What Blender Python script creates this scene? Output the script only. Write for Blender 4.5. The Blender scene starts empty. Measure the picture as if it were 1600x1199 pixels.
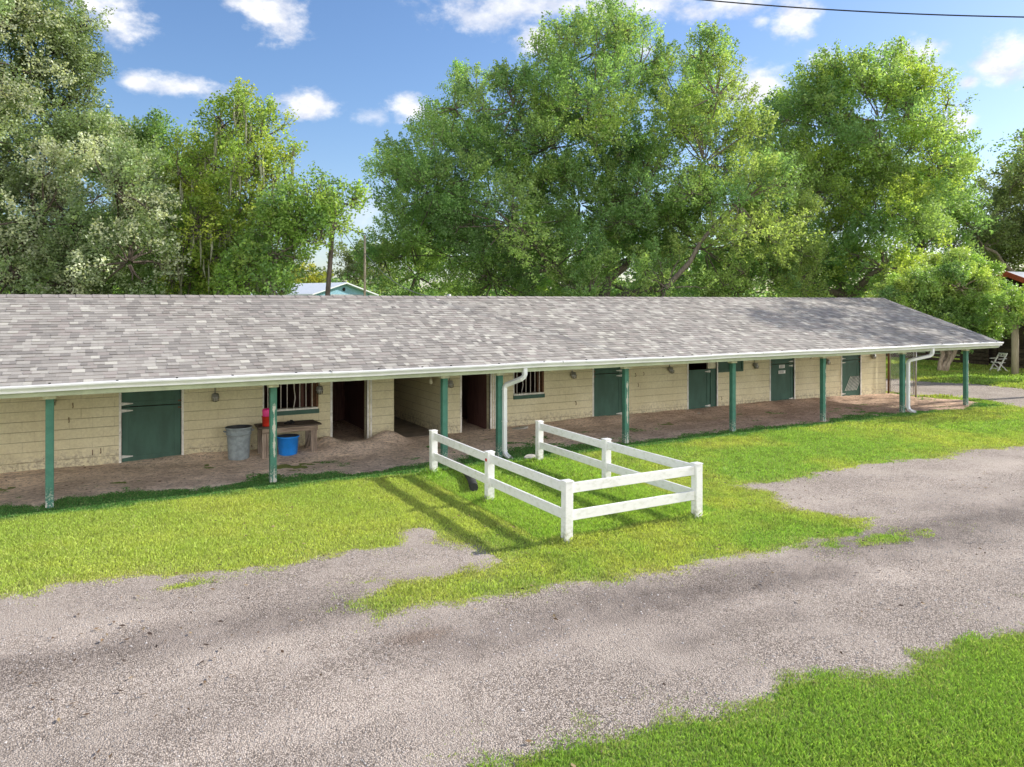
import bpy, math, random
import numpy as np
from math import sin, cos, tan, atan, atan2, sqrt, radians, pi
from mathutils import Vector
random.seed(7); RNG = np.random.default_rng(11)
SC = bpy.context.scene; COL = SC.collection
# ------------------------------------------------------------------ camera
F = 1190.0; CH = 3.4; TH = atan(F / 2160.0); S, C = sin(TH), cos(TH)   # X runs along the stable, Y goes away from the camera
cam = bpy.data.cameras.new("camera"); camo = bpy.data.objects.new("camera", cam); COL.objects.link(camo)
camo.location = (0, 0, CH); camo.rotation_euler = (pi / 2, 0, -TH)
cam.sensor_width = 36; cam.lens = F / 1600 * 36; cam.shift_y = -(599.5 - 472) / 1600
cam.clip_start = .1; cam.clip_end = 2000
SC.camera = camo
def at(x, y, t):                 # a measured picture position at a known distance -> world point
    a = (x - 800) / F; b = (472 - y) / F
    return (t * (S + a * C), t * (C - a * S), CH + b * t)
def gr(x, y, z=0):               # a measured picture position on the ground -> world x, y
    return at(x, y, (CH - z) / ((y - 472) / F))[:2]
# ------------------------------------------------------------------ light
SUN = Vector((1.53, -0.20, 1.0)).normalized()
elev = math.asin(SUN.z)
sl = bpy.data.lights.new("sun", 'SUN'); sl.energy = 3.45; sl.angle = radians(.6); sl.color = (1, .94, .84)
so = bpy.data.objects.new("sun", sl); COL.objects.link(so); so.rotation_euler = SUN.to_track_quat('Z', 'Y').to_euler()
SC.view_settings.view_transform = 'Standard'; SC.view_settings.look = 'None'
SC.view_settings.gamma = 1; SC.view_settings.exposure = 1.0
SC.cycles.max_bounces = 6; SC.cycles.transparent_max_bounces = 6; SC.cycles.diffuse_bounces = 4
W = bpy.data.worlds.new("World"); SC.world = W; W.use_nodes = True
def build_world():
    nt = W.node_tree; nt.nodes.clear(); N = nt.nodes.new; L = nt.links.new
    def m(op, a, b=None, c=None):
        n = N('ShaderNodeMath'); n.operation = op
        for i, v in enumerate((a, b, c)):
            if v is None: continue
            if isinstance(v, (int, float)): n.inputs[i].default_value = v
            else: L(v, n.inputs[i])
        return n.outputs[0]
    out = N('ShaderNodeOutputWorld'); bg = N('ShaderNodeBackground'); bg.inputs[1].default_value = .10
    sky = N('ShaderNodeTexSky'); sky.sky_type = 'NISHITA'; sky.sun_disc = False
    sky.sun_elevation = elev; sky.sun_rotation = atan2(SUN.x, SUN.y)
    sky.air_density = 1.0; sky.dust_density = .7; sky.ozone_density = 2.0
    tc = N('ShaderNodeTexCoord'); sp = N('ShaderNodeSeparateXYZ'); L(tc.outputs['Generated'], sp.inputs[0])
    az = m('ARCTAN2', sp.outputs[0], sp.outputs[1]); el = m('ARCSINE', sp.outputs[2])
    def noise(scale, det, zs=1.0):
        mp = N('ShaderNodeMapping'); mp.inputs['Scale'].default_value = (1, 1, zs); L(tc.outputs['Generated'], mp.inputs[0])
        n = N('ShaderNodeTexNoise'); n.inputs['Scale'].default_value = scale; n.inputs['Detail'].default_value = det
        n.inputs['Roughness'].default_value = .62; L(mp.outputs[0], n.inputs['Vector']); return n.outputs['Fac']
    n1 = noise(14, 7, 1.7); n2 = noise(48, 5, 1.5)
    wob = m('ADD', m('MULTIPLY', m('SUBTRACT', n1, .5), 3.0), m('MULTIPLY', m('SUBTRACT', n2, .5), 1.5))
    CL = [(180,30,66,36,1),(140,6,50,20,1),(430,28,58,40,1),(395,5,50,22,.9),(215,128,44,16,.9),(290,136,66,17,.95),(482,166,50,22,1),(640,174,42,24,1),
          (585,182,34,14,.5),(735,28,70,28,.8),(830,10,150,24,.85),(980,8,160,26,.95),(1140,8,130,22,.9),(1245,22,52,34,1),(842,64,42,26,1),
          (1185,142,66,46,1),(1285,92,34,16,.9),(1430,92,66,32,1),(1500,192,36,28,.8),(1568,98,60,40,1),(1516,128,22,12,.9),(1475,318,110,50,.5),
          (1005,78,30,20,.8),(560,330,90,46,.35),(1500,380,120,40,.55),(1190,32,20,10,.7),(600,395,120,30,.35),(-260,120,140,60,1),(1900,150,160,50,1),(2300,60,190,60,1),(-600,60,160,60,1)]
    tot = None
    for x, y, rx, ry, st in CL:
        a = (x - 800) / F; b = (472 - y) / F
        A = atan(a) + TH; E_ = atan(b / sqrt(1 + a * a)); ra = rx / F / (1 + a * a); re = ry / F / sqrt(1 + a * a)
        dx = m('MULTIPLY', m('SUBTRACT', az, A), 1 / ra); dy = m('MULTIPLY', m('SUBTRACT', el, E_), 1 / re)
        d = m('SQRT', m('ADD', m('MULTIPLY', dx, dx), m('MULTIPLY', dy, dy)))
        v = m('SUBTRACT', 1.0, d)
        v = m('ADD', v, m('MULTIPLY', wob, .8))
        mr = N('ShaderNodeMapRange'); mr.interpolation_type = 'SMOOTHSTEP'; L(v, mr.inputs[0])
        mr.inputs[1].default_value = -.12; mr.inputs[2].default_value = .95; mr.inputs[4].default_value = st
        tot = mr.outputs[0] if tot is None else m('MAXIMUM', tot, mr.outputs[0])
    hs = N('ShaderNodeHueSaturation'); hs.inputs['Saturation'].default_value = 1.12; hs.inputs['Value'].default_value = 1.0
    tint = N('ShaderNodeMix'); tint.data_type = 'RGBA'; tint.blend_type = 'MULTIPLY'; tint.inputs[0].default_value = 1
    L(sky.outputs[0], tint.inputs[6]); tint.inputs[7].default_value = (.84, .84, .90, 1)
    L(tint.outputs[2], hs.inputs['Color'])
    mx = N('ShaderNodeMix'); mx.data_type = 'RGBA'; L(tot, mx.inputs[0]); L(hs.outputs[0], mx.inputs[6])
    cc = N('ShaderNodeMix'); cc.data_type = 'RGBA'; cs = N('ShaderNodeMapRange'); L(noise(26, 5, 1.6), cs.inputs[0]); cs.inputs[1].default_value = .38; cs.inputs[2].default_value = .62; L(cs.outputs[0], cc.inputs[0])
    cc.inputs[6].default_value = (4.1, 4.3, 4.9, 1); cc.inputs[7].default_value = (6.0, 5.95, 6.0, 1); L(cc.outputs[2], mx.inputs[7])
    # unseen bright cloud added low behind the camera to fill the shaded wall
    dt = N('ShaderNodeVectorMath'); dt.operation = 'DOT_PRODUCT'; L(tc.outputs['Generated'], dt.inputs[0]); dt.inputs[1].default_value = Vector((S * .75, C * .75, -.66)).normalized()
    reg = N('ShaderNodeMapRange'); reg.interpolation_type = 'SMOOTHSTEP'; L(dt.outputs['Value'], reg.inputs[0]); reg.inputs[1].default_value = -.05; reg.inputs[2].default_value = -.45
    n3 = noise(3.2, 7, 1.6); cv = N('ShaderNodeMapRange'); cv.interpolation_type = 'SMOOTHSTEP'; L(n3, cv.inputs[0]); cv.inputs[1].default_value = .36; cv.inputs[2].default_value = .56
    hi = N('ShaderNodeMapRange'); hi.interpolation_type = 'SMOOTHSTEP'; L(sp.outputs[2], hi.inputs[0]); hi.inputs[1].default_value = .35; hi.inputs[2].default_value = .62; hi.inputs[3].default_value = 1; hi.inputs[4].default_value = .0
    up0 = N('ShaderNodeMapRange'); L(sp.outputs[2], up0.inputs[0]); up0.inputs[1].default_value = -.01; up0.inputs[2].default_value = .03
    up = m('MULTIPLY', up0.outputs[0], hi.outputs[0])
    m2 = N('ShaderNodeMix'); m2.data_type = 'RGBA'; L(m('MULTIPLY', m('MULTIPLY', reg.outputs[0], cv.outputs[0]), up), m2.inputs[0]); L(mx.outputs[2], m2.inputs[6]); m2.inputs[7].default_value = (20, 18.6, 17.2, 1)
    L(m2.outputs[2], bg.inputs[0]); L(bg.outputs[0], out.inputs[0])
build_world()
# ------------------------------------------------------------------ node helpers
class NB:
    def __init__(s, name):
        s.mat = bpy.data.materials.new(name); s.mat.use_nodes = True; s.nt = s.mat.node_tree; s.nt.nodes.clear()
        s.out = s.n('ShaderNodeOutputMaterial'); s.p = s.n('ShaderNodeBsdfPrincipled'); s.l(s.p.outputs[0], s.out.inputs[0])
        s.p.inputs['Roughness'].default_value = .8; s.p.inputs['Specular IOR Level'].default_value = .3
        s.tc = s.n('ShaderNodeTexCoord').outputs['Object']
    def n(s, t): return s.nt.nodes.new(t)
    def l(s, a, b): s.nt.links.new(a, b)
    def put(s, v, sock):
        if isinstance(v, (int, float)): sock.default_value = v
        elif isinstance(v, tuple): sock.default_value = v if len(v) == 4 else (*v, 1)
        else: s.l(v, sock)
    def m(s, op, a, b=None, c=None):
        n = s.n('ShaderNodeMath'); n.operation = op
        for i, v in enumerate((a, b, c)):
            if v is not None: s.put(v, n.inputs[i])
        return n.outputs[0]
    def noise(s, scale, det=4, rough=.6, vec=None, stretch=None):
        v = vec or s.tc
        if stretch:
            mp = s.n('ShaderNodeMapping'); mp.inputs['Scale'].default_value = stretch; s.l(v, mp.inputs[0]); v = mp.outputs[0]
        n = s.n('ShaderNodeTexNoise'); n.inputs['Scale'].default_value = scale; n.inputs['Detail'].default_value = det
        n.inputs['Roughness'].default_value = rough; s.l(v, n.inputs['Vector']); return n.outputs['Fac']
    def vor(s, scale, feat='F1', out='Distance'):
        n = s.n('ShaderNodeTexVoronoi'); n.feature = feat; n.inputs['Scale'].default_value = scale; s.l(s.tc, n.inputs['Vector']); return n.outputs[out]
    def step(s, v, a, b, lo=0., hi=1.):
        n = s.n('ShaderNodeMapRange'); n.interpolation_type = 'SMOOTHSTEP'; s.put(v, n.inputs[0])
        for i, q in zip((1, 2, 3, 4), (a, b, lo, hi)): s.put(q, n.inputs[i])
        return n.outputs[0]
    def mix(s, f, a, b, mode='MIX'):
        n = s.n('ShaderNodeMix'); n.data_type = 'RGBA'; n.blend_type = mode; s.put(f, n.inputs[0]); s.put(a, n.inputs[6]); s.put(b, n.inputs[7]); return n.outputs[2]
    def bump(s, h, dist=.01, st=1.0):
        n = s.n('ShaderNodeBump'); n.inputs['Distance'].default_value = dist; n.inputs['Strength'].default_value = st; s.l(h, n.inputs['Height']); s.l(n.outputs[0], s.p.inputs['Normal']); return n
    def col(s, c): s.put(c, s.p.inputs['Base Color'])
    def xyz(s):
        n = s.n('ShaderNodeSeparateXYZ'); s.l(s.tc, n.inputs[0]); return n.outputs
    def attr(s, nm='Col'):
        n = s.n('ShaderNodeVertexColor'); n.layer_name = nm; return n.outputs[0]
def plain(name, c, rough=.6, metal=0, var=.25, scale=6, dirt=None, spec=.3):
    b = NB(name); k = b.noise(scale, 5)
    base = b.mix(b.step(k, .3, .7), tuple(q * (1 - var) for q in c), tuple(min(1, q * (1 + var * .6)) for q in c))
    if dirt: base = b.mix(b.step(b.noise(scale * 2.7, 6, .7), .55, .75, 0, dirt[1]), base, dirt[0])
    b.col(base); b.p.inputs['Roughness'].default_value = rough; b.p.inputs['Metallic'].default_value = metal
    b.p.inputs['Specular IOR Level'].default_value = spec
    b.bump(b.noise(scale * 8, 4), .004, .4); return b.mat
def wood(name, c, c2, axis=0, sc=3.0, rough=.85):
    b = NB(name); st = [14, 14, 14]; st[axis] = .8
    g = b.noise(sc, 6, .65, stretch=tuple(st)); b.col(b.mix(b.step(g, .35, .68), c, c2)); b.p.inputs['Roughness'].default_value = rough
    b.bump(g, .006, .7); return b.mat
M = {}
def mats():
    # concrete block, painted: axis of the wall run 0 = X, 1 = Y
    for nm, ax in (('block', 0), ('block_side', 1)):
        b = NB('painted_block_' + 'xy'[ax]); X = b.xyz(); h = X[ax]; z = X[2]
        fz = b.m('FRACT', b.m('ADD', b.m('DIVIDE', z, .203), 20.0)); dz = b.m('MINIMUM', fz, b.m('SUBTRACT', 1, fz))
        row = b.m('FLOOR', b.m('ADD', b.m('DIVIDE', z, .203), 20.0)); off = b.m('MULTIPLY', b.m('MODULO', row, 2.0), .5)
        fx = b.m('FRACT', b.m('ADD', b.m('ADD', b.m('DIVIDE', h, .406), 200.0), off)); dx = b.m('MINIMUM', fx, b.m('SUBTRACT', 1, fx))
        wv = b.m('MULTIPLY', b.noise(7, 3), .02)
        jh = b.step(dz, .012, b.m('ADD', .03, wv), 1, 0); jv = b.step(dx, .004, .016, 1, 0)
        var = b.noise(.9, 5); fine = b.noise(24, 5)
        base = b.mix(b.step(var, .3, .7), (.66, .605, .40), (.77, .72, .51))
        base = b.mix(b.step(fine, .3, .75, 0, .35), base, (.42, .37, .24))
        st = b.noise(2.2, 5, .7, stretch=(1, 1, .35)); base = b.mix(b.step(st, .58, .75, 0, .3), base, (.33, .27, .17))
        low = b.m('MULTIPLY', b.step(b.m('ADD', z, b.m('MULTIPLY', b.noise(3, 5), -.35)), -.1, .28, 1, 0), b.step(b.noise(11, 6, .75), .42, .62))
        base = b.mix(b.m('MULTIPLY', low, .8), base, (.27, .235, .19))
        chips = b.m('MULTIPLY', b.step(b.noise(17, 4, .6), .66, .7), b.step(z, .0, .7, 1, 0)); base = b.mix(chips, base, (.12, .08, .06))
        base = b.mix(b.m('MULTIPLY', jh, b.step(b.noise(1.7, 3), .3, .6, .3, .72)), base, (.20, .16, .10))
        base = b.mix(b.m('MULTIPLY', jv, b.step(b.noise(2.3, 3), .4, .75, .08, .6)), base, (.22, .17, .1))
        b.col(base); hh = b.m('SUBTRACT', b.m('MULTIPLY', fine, .25), b.m('ADD', jh, b.m('MULTIPLY', jv, .4)))
        b.bump(hh, .006, .8); b.p.inputs['Roughness'].default_value = .7; M[nm] = b.mat
    b = NB('shingle'); a = b.attr(); k = b.noise(160, 3, .8); big = b.noise(.5, 5)
    c = b.mix(b.step(k, .3, .7, 0, .5), a, b.mix(1, a, (.55, .53, .52), 'MULTIPLY')); c = b.mix(b.step(big, .4, .7, 0, .3), c, b.mix(1, a, (.78, .76, .72), 'MULTIPLY'))
    c = b.mix(b.step(b.noise(2.2, 5, .7, stretch=(3, .3, .3)), .56, .74, 0, .22), c, (.12, .11, .10))
    b.col(c); b.bump(k, .004, .6); b.p.inputs['Roughness'].default_value = .9; M['shingle'] = b.mat
    def peel(nm, x0, w, amt):
        b = NB(nm); X = b.xyz(); g = b.mix(b.step(b.noise(5, 4), .3, .7), (.045, .15, .11), (.07, .215, .16))
        d = b.m('ABSOLUTE', b.m('SUBTRACT', X[0], x0)); e = b.noise(6, 6, .7, stretch=(1, 1, .55))
        k = b.step(b.m('SUBTRACT', b.m('MULTIPLY', b.m('SUBTRACT', e, .5), .18), d), -w - .004, -w + .004)
        k = b.m('MULTIPLY', k, b.step(b.m('ADD', X[2], b.m('MULTIPLY', e, .5)), 1.72, 1.78, amt, 0))
        foot = b.m('MULTIPLY', b.step(X[2], .03, .42, 1, 0), b.step(b.noise(30, 5, .7), .5, .58)); k = b.m('MAXIMUM', k, foot)
        sp = b.step(b.noise(38, 4, .7), .69, .72); k = b.m('MAXIMUM', k, sp)
        b.col(b.mix(k, g, b.mix(b.noise(40, 3), (.38, .37, .3), (.62, .6, .54)))); b.bump(k, .003, -.6); b.p.inputs['Roughness'].default_value = .55; return b.mat
    M['post'] = peel('green_post_paint', .3, .02, 0); M['post_peeled'] = peel('peeling_green_post_paint', .012, .014, 1); M['post_edge'] = peel('worn_green_post_paint', .055, .012, 1)
    b = NB('green_door_paint'); g = b.noise(4, 5, stretch=(1, 1, .4)); c = b.mix(b.step(g, .3, .7), (.040, .092, .070), (.054, .128, .098))
    c = b.mix(b.step(b.noise(9, 6, .75), .58, .8, 0, .5), c, (.09, .15, .12)); b.col(c); b.p.inputs['Roughness'].default_value = .5; b.bump(b.noise(3, 5, stretch=(20, 20, 1)), .003, .5); M['door'] = b.mat
    M['white'] = plain('white_trim_paint', (.76, .75, .71), .5, dirt=((.3, .25, .19), .7), scale=5)
    M['gutter'] = plain('white_gutter_paint', (.76, .77, .78), .35, var=.08, scale=2, dirt=((.45, .43, .38), .25))
    M['sage'] = plain('sage_fascia_paint', (.36, .40, .28), .6, var=.15, scale=3)
    M['cream'] = plain('cream_cap_paint', (.72, .70, .55), .6)
    M['metal'] = plain('galvanised_metal', (.42, .42, .41), .45, .7, scale=12)
    M['strap'] = plain('pale_strap_metal', (.62, .63, .6), .5, .1, dirt=((.25, .15, .08), .6), scale=14)
    M['rust'] = plain('rusty_steel', (.16, .085, .05), .8, .2, scale=14)
    M['dark'] = plain('dark_iron', (.03, .028, .026), .6, .3)
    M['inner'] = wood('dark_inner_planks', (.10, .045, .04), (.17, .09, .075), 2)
    M['soffit'] = wood('soffit_planks', (.30, .27, .19), (.40, .36, .26), 0)
    M['bars'] = plain('white_bar_paint', (.72, .68, .64), .5, dirt=((.35, .2, .13), .6), scale=16)
    b = NB('vinyl_fence'); k = b.noise(8, 6, .7, stretch=(1, 1, 2)); X = b.xyz()
    c = b.mix(b.step(k, .46, .7, 0, .42), (.82, .82, .81), (.48, .50, .38)); c = b.mix(b.m('MULTIPLY', b.step(X[2], .02, .3, 1, 0), b.step(b.noise(14, 5), .42, .6)), c, (.36, .36, .24))
    b.col(c); b.p.inputs['Roughness'].default_value = .38; M['vinyl'] = b.mat
    M['barn_wood'] = wood('dark_weathered_boards', (.035, .022, .018), (.10, .072, .055), 1)
    M['barn_wood2'] = wood('mid_weathered_boards', (.06, .04, .03), (.16, .12, .09), 1)
    M['bench'] = wood('weathered_bench_wood', (.15, .11, .085), (.36, .29, .23), 0, 4); M['bench_leg'] = wood('weathered_leg_wood', (.17, .13, .105), (.40, .33, .27), 2, 4)
    M['bench_top'] = wood('grimy_bench_top', (.055, .042, .036), (.14, .11, .09), 0, 4)
    M['pole_dark'] = wood('dark_pole_wood', (.07, .055, .045), (.17, .14, .12), 2); M['pole_pale'] = wood('pale_pole_wood', (.30, .25, .18), (.46, .40, .31), 2)
    M['bin'] = plain('grey_bin_plastic', (.27, .32, .345), .5, var=.25, scale=9, dirt=((.42, .44, .44), .6)); M['bin_in'] = plain('dark_bin_inside', (.05, .055, .06), .6)
    M['blue'] = plain('blue_tub_plastic', (.015, .24, .78), .38, var=.12, spec=.5); M['blue_in'] = plain('dirty_tub_inside', (.05, .06, .08), .6)
    M['red'] = plain('red_bucket_plastic', (.55, .035, .02), .4); M['pink'] = plain('pink_scoop_plastic', (.85, .05, .30), .35)
    M['cloth'] = plain('black_cloth', (.015, .015, .017), .9); M['slab'] = plain('pale_stone', (.42, .41, .38), .9, scale=12, dirt=((.2, .17, .13), .6))
    M['pipe'] = plain('black_pipe_plastic', (.035, .035, .035), .7, dirt=((.14, .12, .1), .6)); M['sign'] = plain('white_sign_board', (.8, .8, .78), .5)
    M['ink'] = plain('grey_print', (.15, .15, .16), .7)
    M['blue_wall'] = plain('pale_blue_siding', (.24, .44, .55), .7, var=.1); M['roof_white'] = plain('white_metal_roof', (.68, .71, .73), .4, var=.06)
    M['red_trim'] = plain('red_fascia_paint', (.33, .07, .03), .6); M['tin'] = plain('grey_tin_roof', (.30, .32, .35), .4, .3, scale=3)
    M['bark'] = wood('grey_bark', (.09, .075, .06), (.27, .235, .195), 2, 2.2, .95); M['bark_dark'] = wood('dark_bark', (.04, .032, .025), (.13, .105, .085), 2, 2.2, .95)
    M['bark_pale'] = wood('pale_smooth_bark', (.24, .19, .14), (.46, .38, .30), 2, 1.6, .9)
    M['moss'] = plain('grey_green_moss', (.30, .31, .22), .95, var=.3)
    # foliage
    def foliage(nm, tr, rough, spec, var=.35):
        b = NB(nm); a = b.attr(); k = b.noise(26, 2); c = b.mix(b.step(k, .3, .7, 0, var), a, b.mix(1, a, (.6, .62, .6), 'MULTIPLY'))
        b.col(c); b.p.inputs['Roughness'].default_value = rough; b.p.inputs['Specular IOR Level'].default_value = spec
        t = b.n('ShaderNodeBsdfTranslucent'); b.l(b.mix(1, c, (1.18, 1.16, .6), 'MULTIPLY'), t.inputs[0]); ms = b.n('ShaderNodeMixShader'); ms.inputs[0].default_value = tr
        b.l(b.p.outputs[0], ms.inputs[1]); b.l(t.outputs[0], ms.inputs[2]); b.l(ms.outputs[0], b.out.inputs[0]); return b.mat
    M['leaf'] = foliage('leaf', .55, .5, .35); M['leaf_glossy'] = foliage('glossy_leaf', .42, .46, .6); M['grass'] = foliage('grass_blade', .38, .55, .3, .2)
    # ground
    b = NB('earth_and_turf'); k = b.noise(.35, 6); f = b.noise(9, 6, .7)
    c = b.mix(b.step(k, .3, .7), (.20, .27, .06), (.28, .33, .08)); c = b.mix(b.step(f, .35, .7), c, (.14, .17, .05)); c = b.mix(b.step(b.noise(4, 6, .7), .6, .72, 0, .6), c, (.22, .19, .10))
    b.col(c); b.bump(f, .03, .7); b.p.inputs['Roughness'].default_value = .95; M['ground'] = b.mat
    b = NB('crushed_stone_gravel'); a = b.attr(); X = b.xyz()
    v = b.vor(74, 'F1', 'Distance'); vc = b.vor(74, 'F1', 'Color'); v2 = b.vor(38, 'F1', 'Color'); v2d = b.vor(38, 'F1', 'Distance')
    s1 = b.n('ShaderNodeSeparateColor'); b.l(vc, s1.inputs[0]); s2 = b.n('ShaderNodeSeparateColor'); b.l(v2, s2.inputs[0])
    c = b.mix(b.step(s1.outputs[0], .1, .9), (.185, .165, .15), (.52, .48, .445)); c = b.mix(b.step(s2.outputs[1], .62, .9, 0, .55), c, (.56, .525, .505))
    c = b.mix(b.step(v, .38, .75, 0, .8), c, (.13, .112, .10))
    worn = b.step(b.m('ADD', b.noise(.7, 4), b.m('MULTIPLY', b.noise(6, 4), .3)), .55, .8, 0, .55)
    c = b.mix(worn, c, b.mix(b.noise(80, 3), (.36, .33, .305), (.49, .455, .425)))
    c = b.mix(1, c, a, 'MULTIPLY')
    c = b.mix(b.step(b.noise(110, 4, .8), .62, .72, 0, .5), c, (.10, .085, .08))
    b.col(c); b.bump(b.m('ADD', b.m('SUBTRACT', 1, v), b.m('MULTIPLY', b.m('SUBTRACT', 1, v2d), .7)), .011, .9); b.p.inputs['Roughness'].default_value = .92; M['gravel'] = b.mat
    M['stone'] = (lambda b: (b.col(b.attr()), b.bump(b.noise(90, 3), .002, .5), b.mat)[2])(NB('loose_stone'))
    b = NB('trodden_dirt'); k = b.noise(1.1, 6, .65); f = b.noise(16, 8, .8); st = b.noise(5, 7, .75, stretch=(.5, 2.5, 1))
    c = b.mix(b.step(k, .32, .68), (.35, .285, .235), (.55, .465, .395)); c = b.mix(b.step(f, .46, .62, 0, .75), c, (.13, .09, .07)); c = b.mix(b.step(st, .52, .64, 0, .7), c, (.66, .56, .45))
    a = b.attr(); c = b.mix(1, c, a, 'MULTIPLY')
    b.col(c); b.bump(b.m('ADD', f, b.m('MULTIPLY', st, .8)), .035, 1.0); b.p.inputs['Roughness'].default_value = .95; M['dirt'] = b.mat
    M['concrete'] = plain('worn_concrete', (.22, .185, .155), .85, scale=3, dirt=((.12, .09, .07), .7))
mats()
# ------------------------------------------------------------------ mesh helpers
class MB:
    def __init__(s): s.v = []; s.f = []; s.mi = []; s.sm = []; s.starts = []
    def add(s, vs, fs, mi=0, smooth=False):
        o = len(s.v); s.starts.append((o, len(s.f))); s.v += [tuple(q) for q in vs]
        for q in fs: s.f.append([o + i for i in q]); s.mi.append(mi); s.sm.append(smooth)
        return s
    def box(s, x0, x1, y0, y1, z0, z1, mi=0):
        vs = [(x, y, z) for z in (z0, z1) for y in (y0, y1) for x in (x0, x1)]
        return s.add(vs, [(0, 2, 3, 1), (4, 5, 7, 6), (0, 1, 5, 4), (2, 6, 7, 3), (0, 4, 6, 2), (1, 3, 7, 5)], mi)
    def bar(s, p, q, w, h, mi=0, up=(0, 0, 1)):       # rectangular bar from p to q
        p = Vector(p); q = Vector(q); d = (q - p).normalized(); u = Vector(up)
        if abs(d.dot(u)) > .98: u = Vector((0, 1, 0))
        sx = d.cross(u).normalized() * (w / 2); sz = sx.cross(d).normalized() * (h / 2)
        vs = [e + a * sx + b_ * sz for e in (p, q) for a, b_ in ((-1, -1), (1, -1), (1, 1), (-1, 1))]
        return s.add(vs, [(3, 2, 1, 0), (4, 5, 6, 7), (0, 1, 5, 4), (1, 2, 6, 5), (2, 3, 7, 6), (3, 0, 4, 7)], mi)
    def tube(s, pts, rs, n=8, mi=0, cap=True, sq=1.0):
        s.starts.append((len(s.v), len(s.f))); pts = [Vector(p) for p in pts]; rs = rs if hasattr(rs, '__len__') else [rs] * len(pts); o = len(s.v); k = len(pts)
        ref = None
        for i, p in enumerate(pts):
            d = (pts[min(i + 1, k - 1)] - pts[max(i - 1, 0)]).normalized()
            if ref is None: ref = Vector((1, 0, 0)) if abs(d.x) < .8 else Vector((0, 1, 0))
            a = (ref - d * ref.dot(d)).normalized(); b_ = d.cross(a); ref = a
            for j in range(n):
                t = 2 * pi * j / n; s.v.append(tuple(p + a * (rs[i] * cos(t)) + b_ * (rs[i] * sq * sin(t))))
        for i in range(k - 1):
            for j in range(n):
                j2 = (j + 1) % n; s.f.append([o + i * n + j, o + i * n + j2, o + (i + 1) * n + j2, o + (i + 1) * n + j]); s.mi.append(mi); s.sm.append(True)
        if cap:
            s.f.append([o + j for j in range(n)][::-1]); s.f.append([o + (k - 1) * n + j for j in range(n)]); s.mi += [mi, mi]; s.sm += [False, False]
        return s
    def lathe(s, prof, c=(0, 0, 0), n=24, mi=0, cap=False, ribs=0, rib=0.0, mis=None):
        o = len(s.v); k = len(prof)
        for r, z in prof:
            for j in range(n):
                t = 2 * pi * j / n; rr = r * (1 + (rib if ribs and j % 2 else 0)); s.v.append((c[0] + rr * cos(t), c[1] + rr * sin(t), c[2] + z))
        for i in range(k - 1):
            for j in range(n):
                j2 = (j + 1) % n; s.f.append([o + i * n + j, o + i * n + j2, o + (i + 1) * n + j2, o + (i + 1) * n + j]); s.mi.append(mis[i] if mis else mi); s.sm.append(True)
        if cap: s.f.append([o + (k - 1) * n + j for j in range(n)]); s.mi.append(mis[-1] if mis else mi); s.sm.append(False)
        return s
    def each(s, name, mat, parent=None, loc=None, bevel=0):      # every piece its own object
        st = s.starts + [(len(s.v), len(s.f))]; out = []
        for (v0, f0), (v1, f1) in zip(st[:-1], st[1:]):
            q = MB(); q.v = s.v[v0:v1]; q.f = [[i - v0 for i in f] for f in s.f[f0:f1]]; q.mi = s.mi[f0:f1]; q.sm = s.sm[f0:f1]; out.append(q.build(name, mat, parent, loc, bevel))
        return out
    def build(s, name, mat, parent=None, loc=None, bevel=0):
        me = bpy.data.meshes.new(name); me.from_pydata(s.v, [], s.f)
        for q in (mat if isinstance(mat, (list, tuple)) else [mat]): me.materials.append(M[q] if isinstance(q, str) else q)
        me.polygons.foreach_set('material_index', s.mi); me.polygons.foreach_set('use_smooth', s.sm); me.update()
        o = bpy.data.objects.new(name, me); COL.objects.link(o)
        if parent: o.parent = parent
        if loc is not None: o.location = loc
        if bevel:
            b = o.modifiers.new('bevel', 'BEVEL'); b.width = bevel; b.segments = 2; b.limit_method = 'ANGLE'
        return o
def npmesh(name, v, f, mat, col=None, parent=None, smooth=False):
    me = bpy.data.meshes.new(name); n, k = f.shape
    me.vertices.add(len(v)); me.vertices.foreach_set('co', np.ascontiguousarray(v, dtype=np.float32).ravel())
    me.loops.add(n * k); me.loops.foreach_set('vertex_index', np.ascontiguousarray(f, dtype=np.int32).ravel())
    me.polygons.add(n); me.polygons.foreach_set('loop_start', np.arange(n, dtype=np.int32) * k)
    me.polygons.foreach_set('use_smooth', np.full(n, smooth)); me.update(calc_edges=True)
    if col is not None:
        a = me.color_attributes.new('Col', 'FLOAT_COLOR', 'POINT'); c = np.ones((len(v), 4), np.float32); c[:, :3] = col; a.data.foreach_set('color', c.ravel())
    me.materials.append(M[mat]); o = bpy.data.objects.new(name, me); COL.objects.link(o)
    if parent: o.parent = parent
    return o
def tag(o, label=None, cat=None, group=None, kind=None):
    for k, v in (('label', label), ('category', cat), ('group', group), ('kind', kind)):
        if v: o[k] = v
    return o
def empty(name, loc, label=None, cat=None, group=None):
    o = bpy.data.objects.new(name, None); COL.objects.link(o); o.location = loc; o.empty_display_size = .2
    return tag(o, label, cat, group)
def local(o, parent):   # geometry was written in world coordinates: keep it there under a parent that stands elsewhere
    o.location = -Vector(parent.location); return o
def vnoise(x, y, s, seed=0):
    r = np.random.default_rng(seed).random((256, 256)); x = x / s + 1000; y = y / s + 1000
    xi = np.floor(x).astype(int); yi = np.floor(y).astype(int); fx = x - xi; fy = y - yi; fx = fx * fx * (3 - 2 * fx); fy = fy * fy * (3 - 2 * fy)
    g = lambda i, j: r[(xi + i) % 256, (yi + j) % 256]
    return (g(0, 0) * (1 - fx) + g(1, 0) * fx) * (1 - fy) + (g(0, 1) * (1 - fx) + g(1, 1) * fx) * fy
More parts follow.
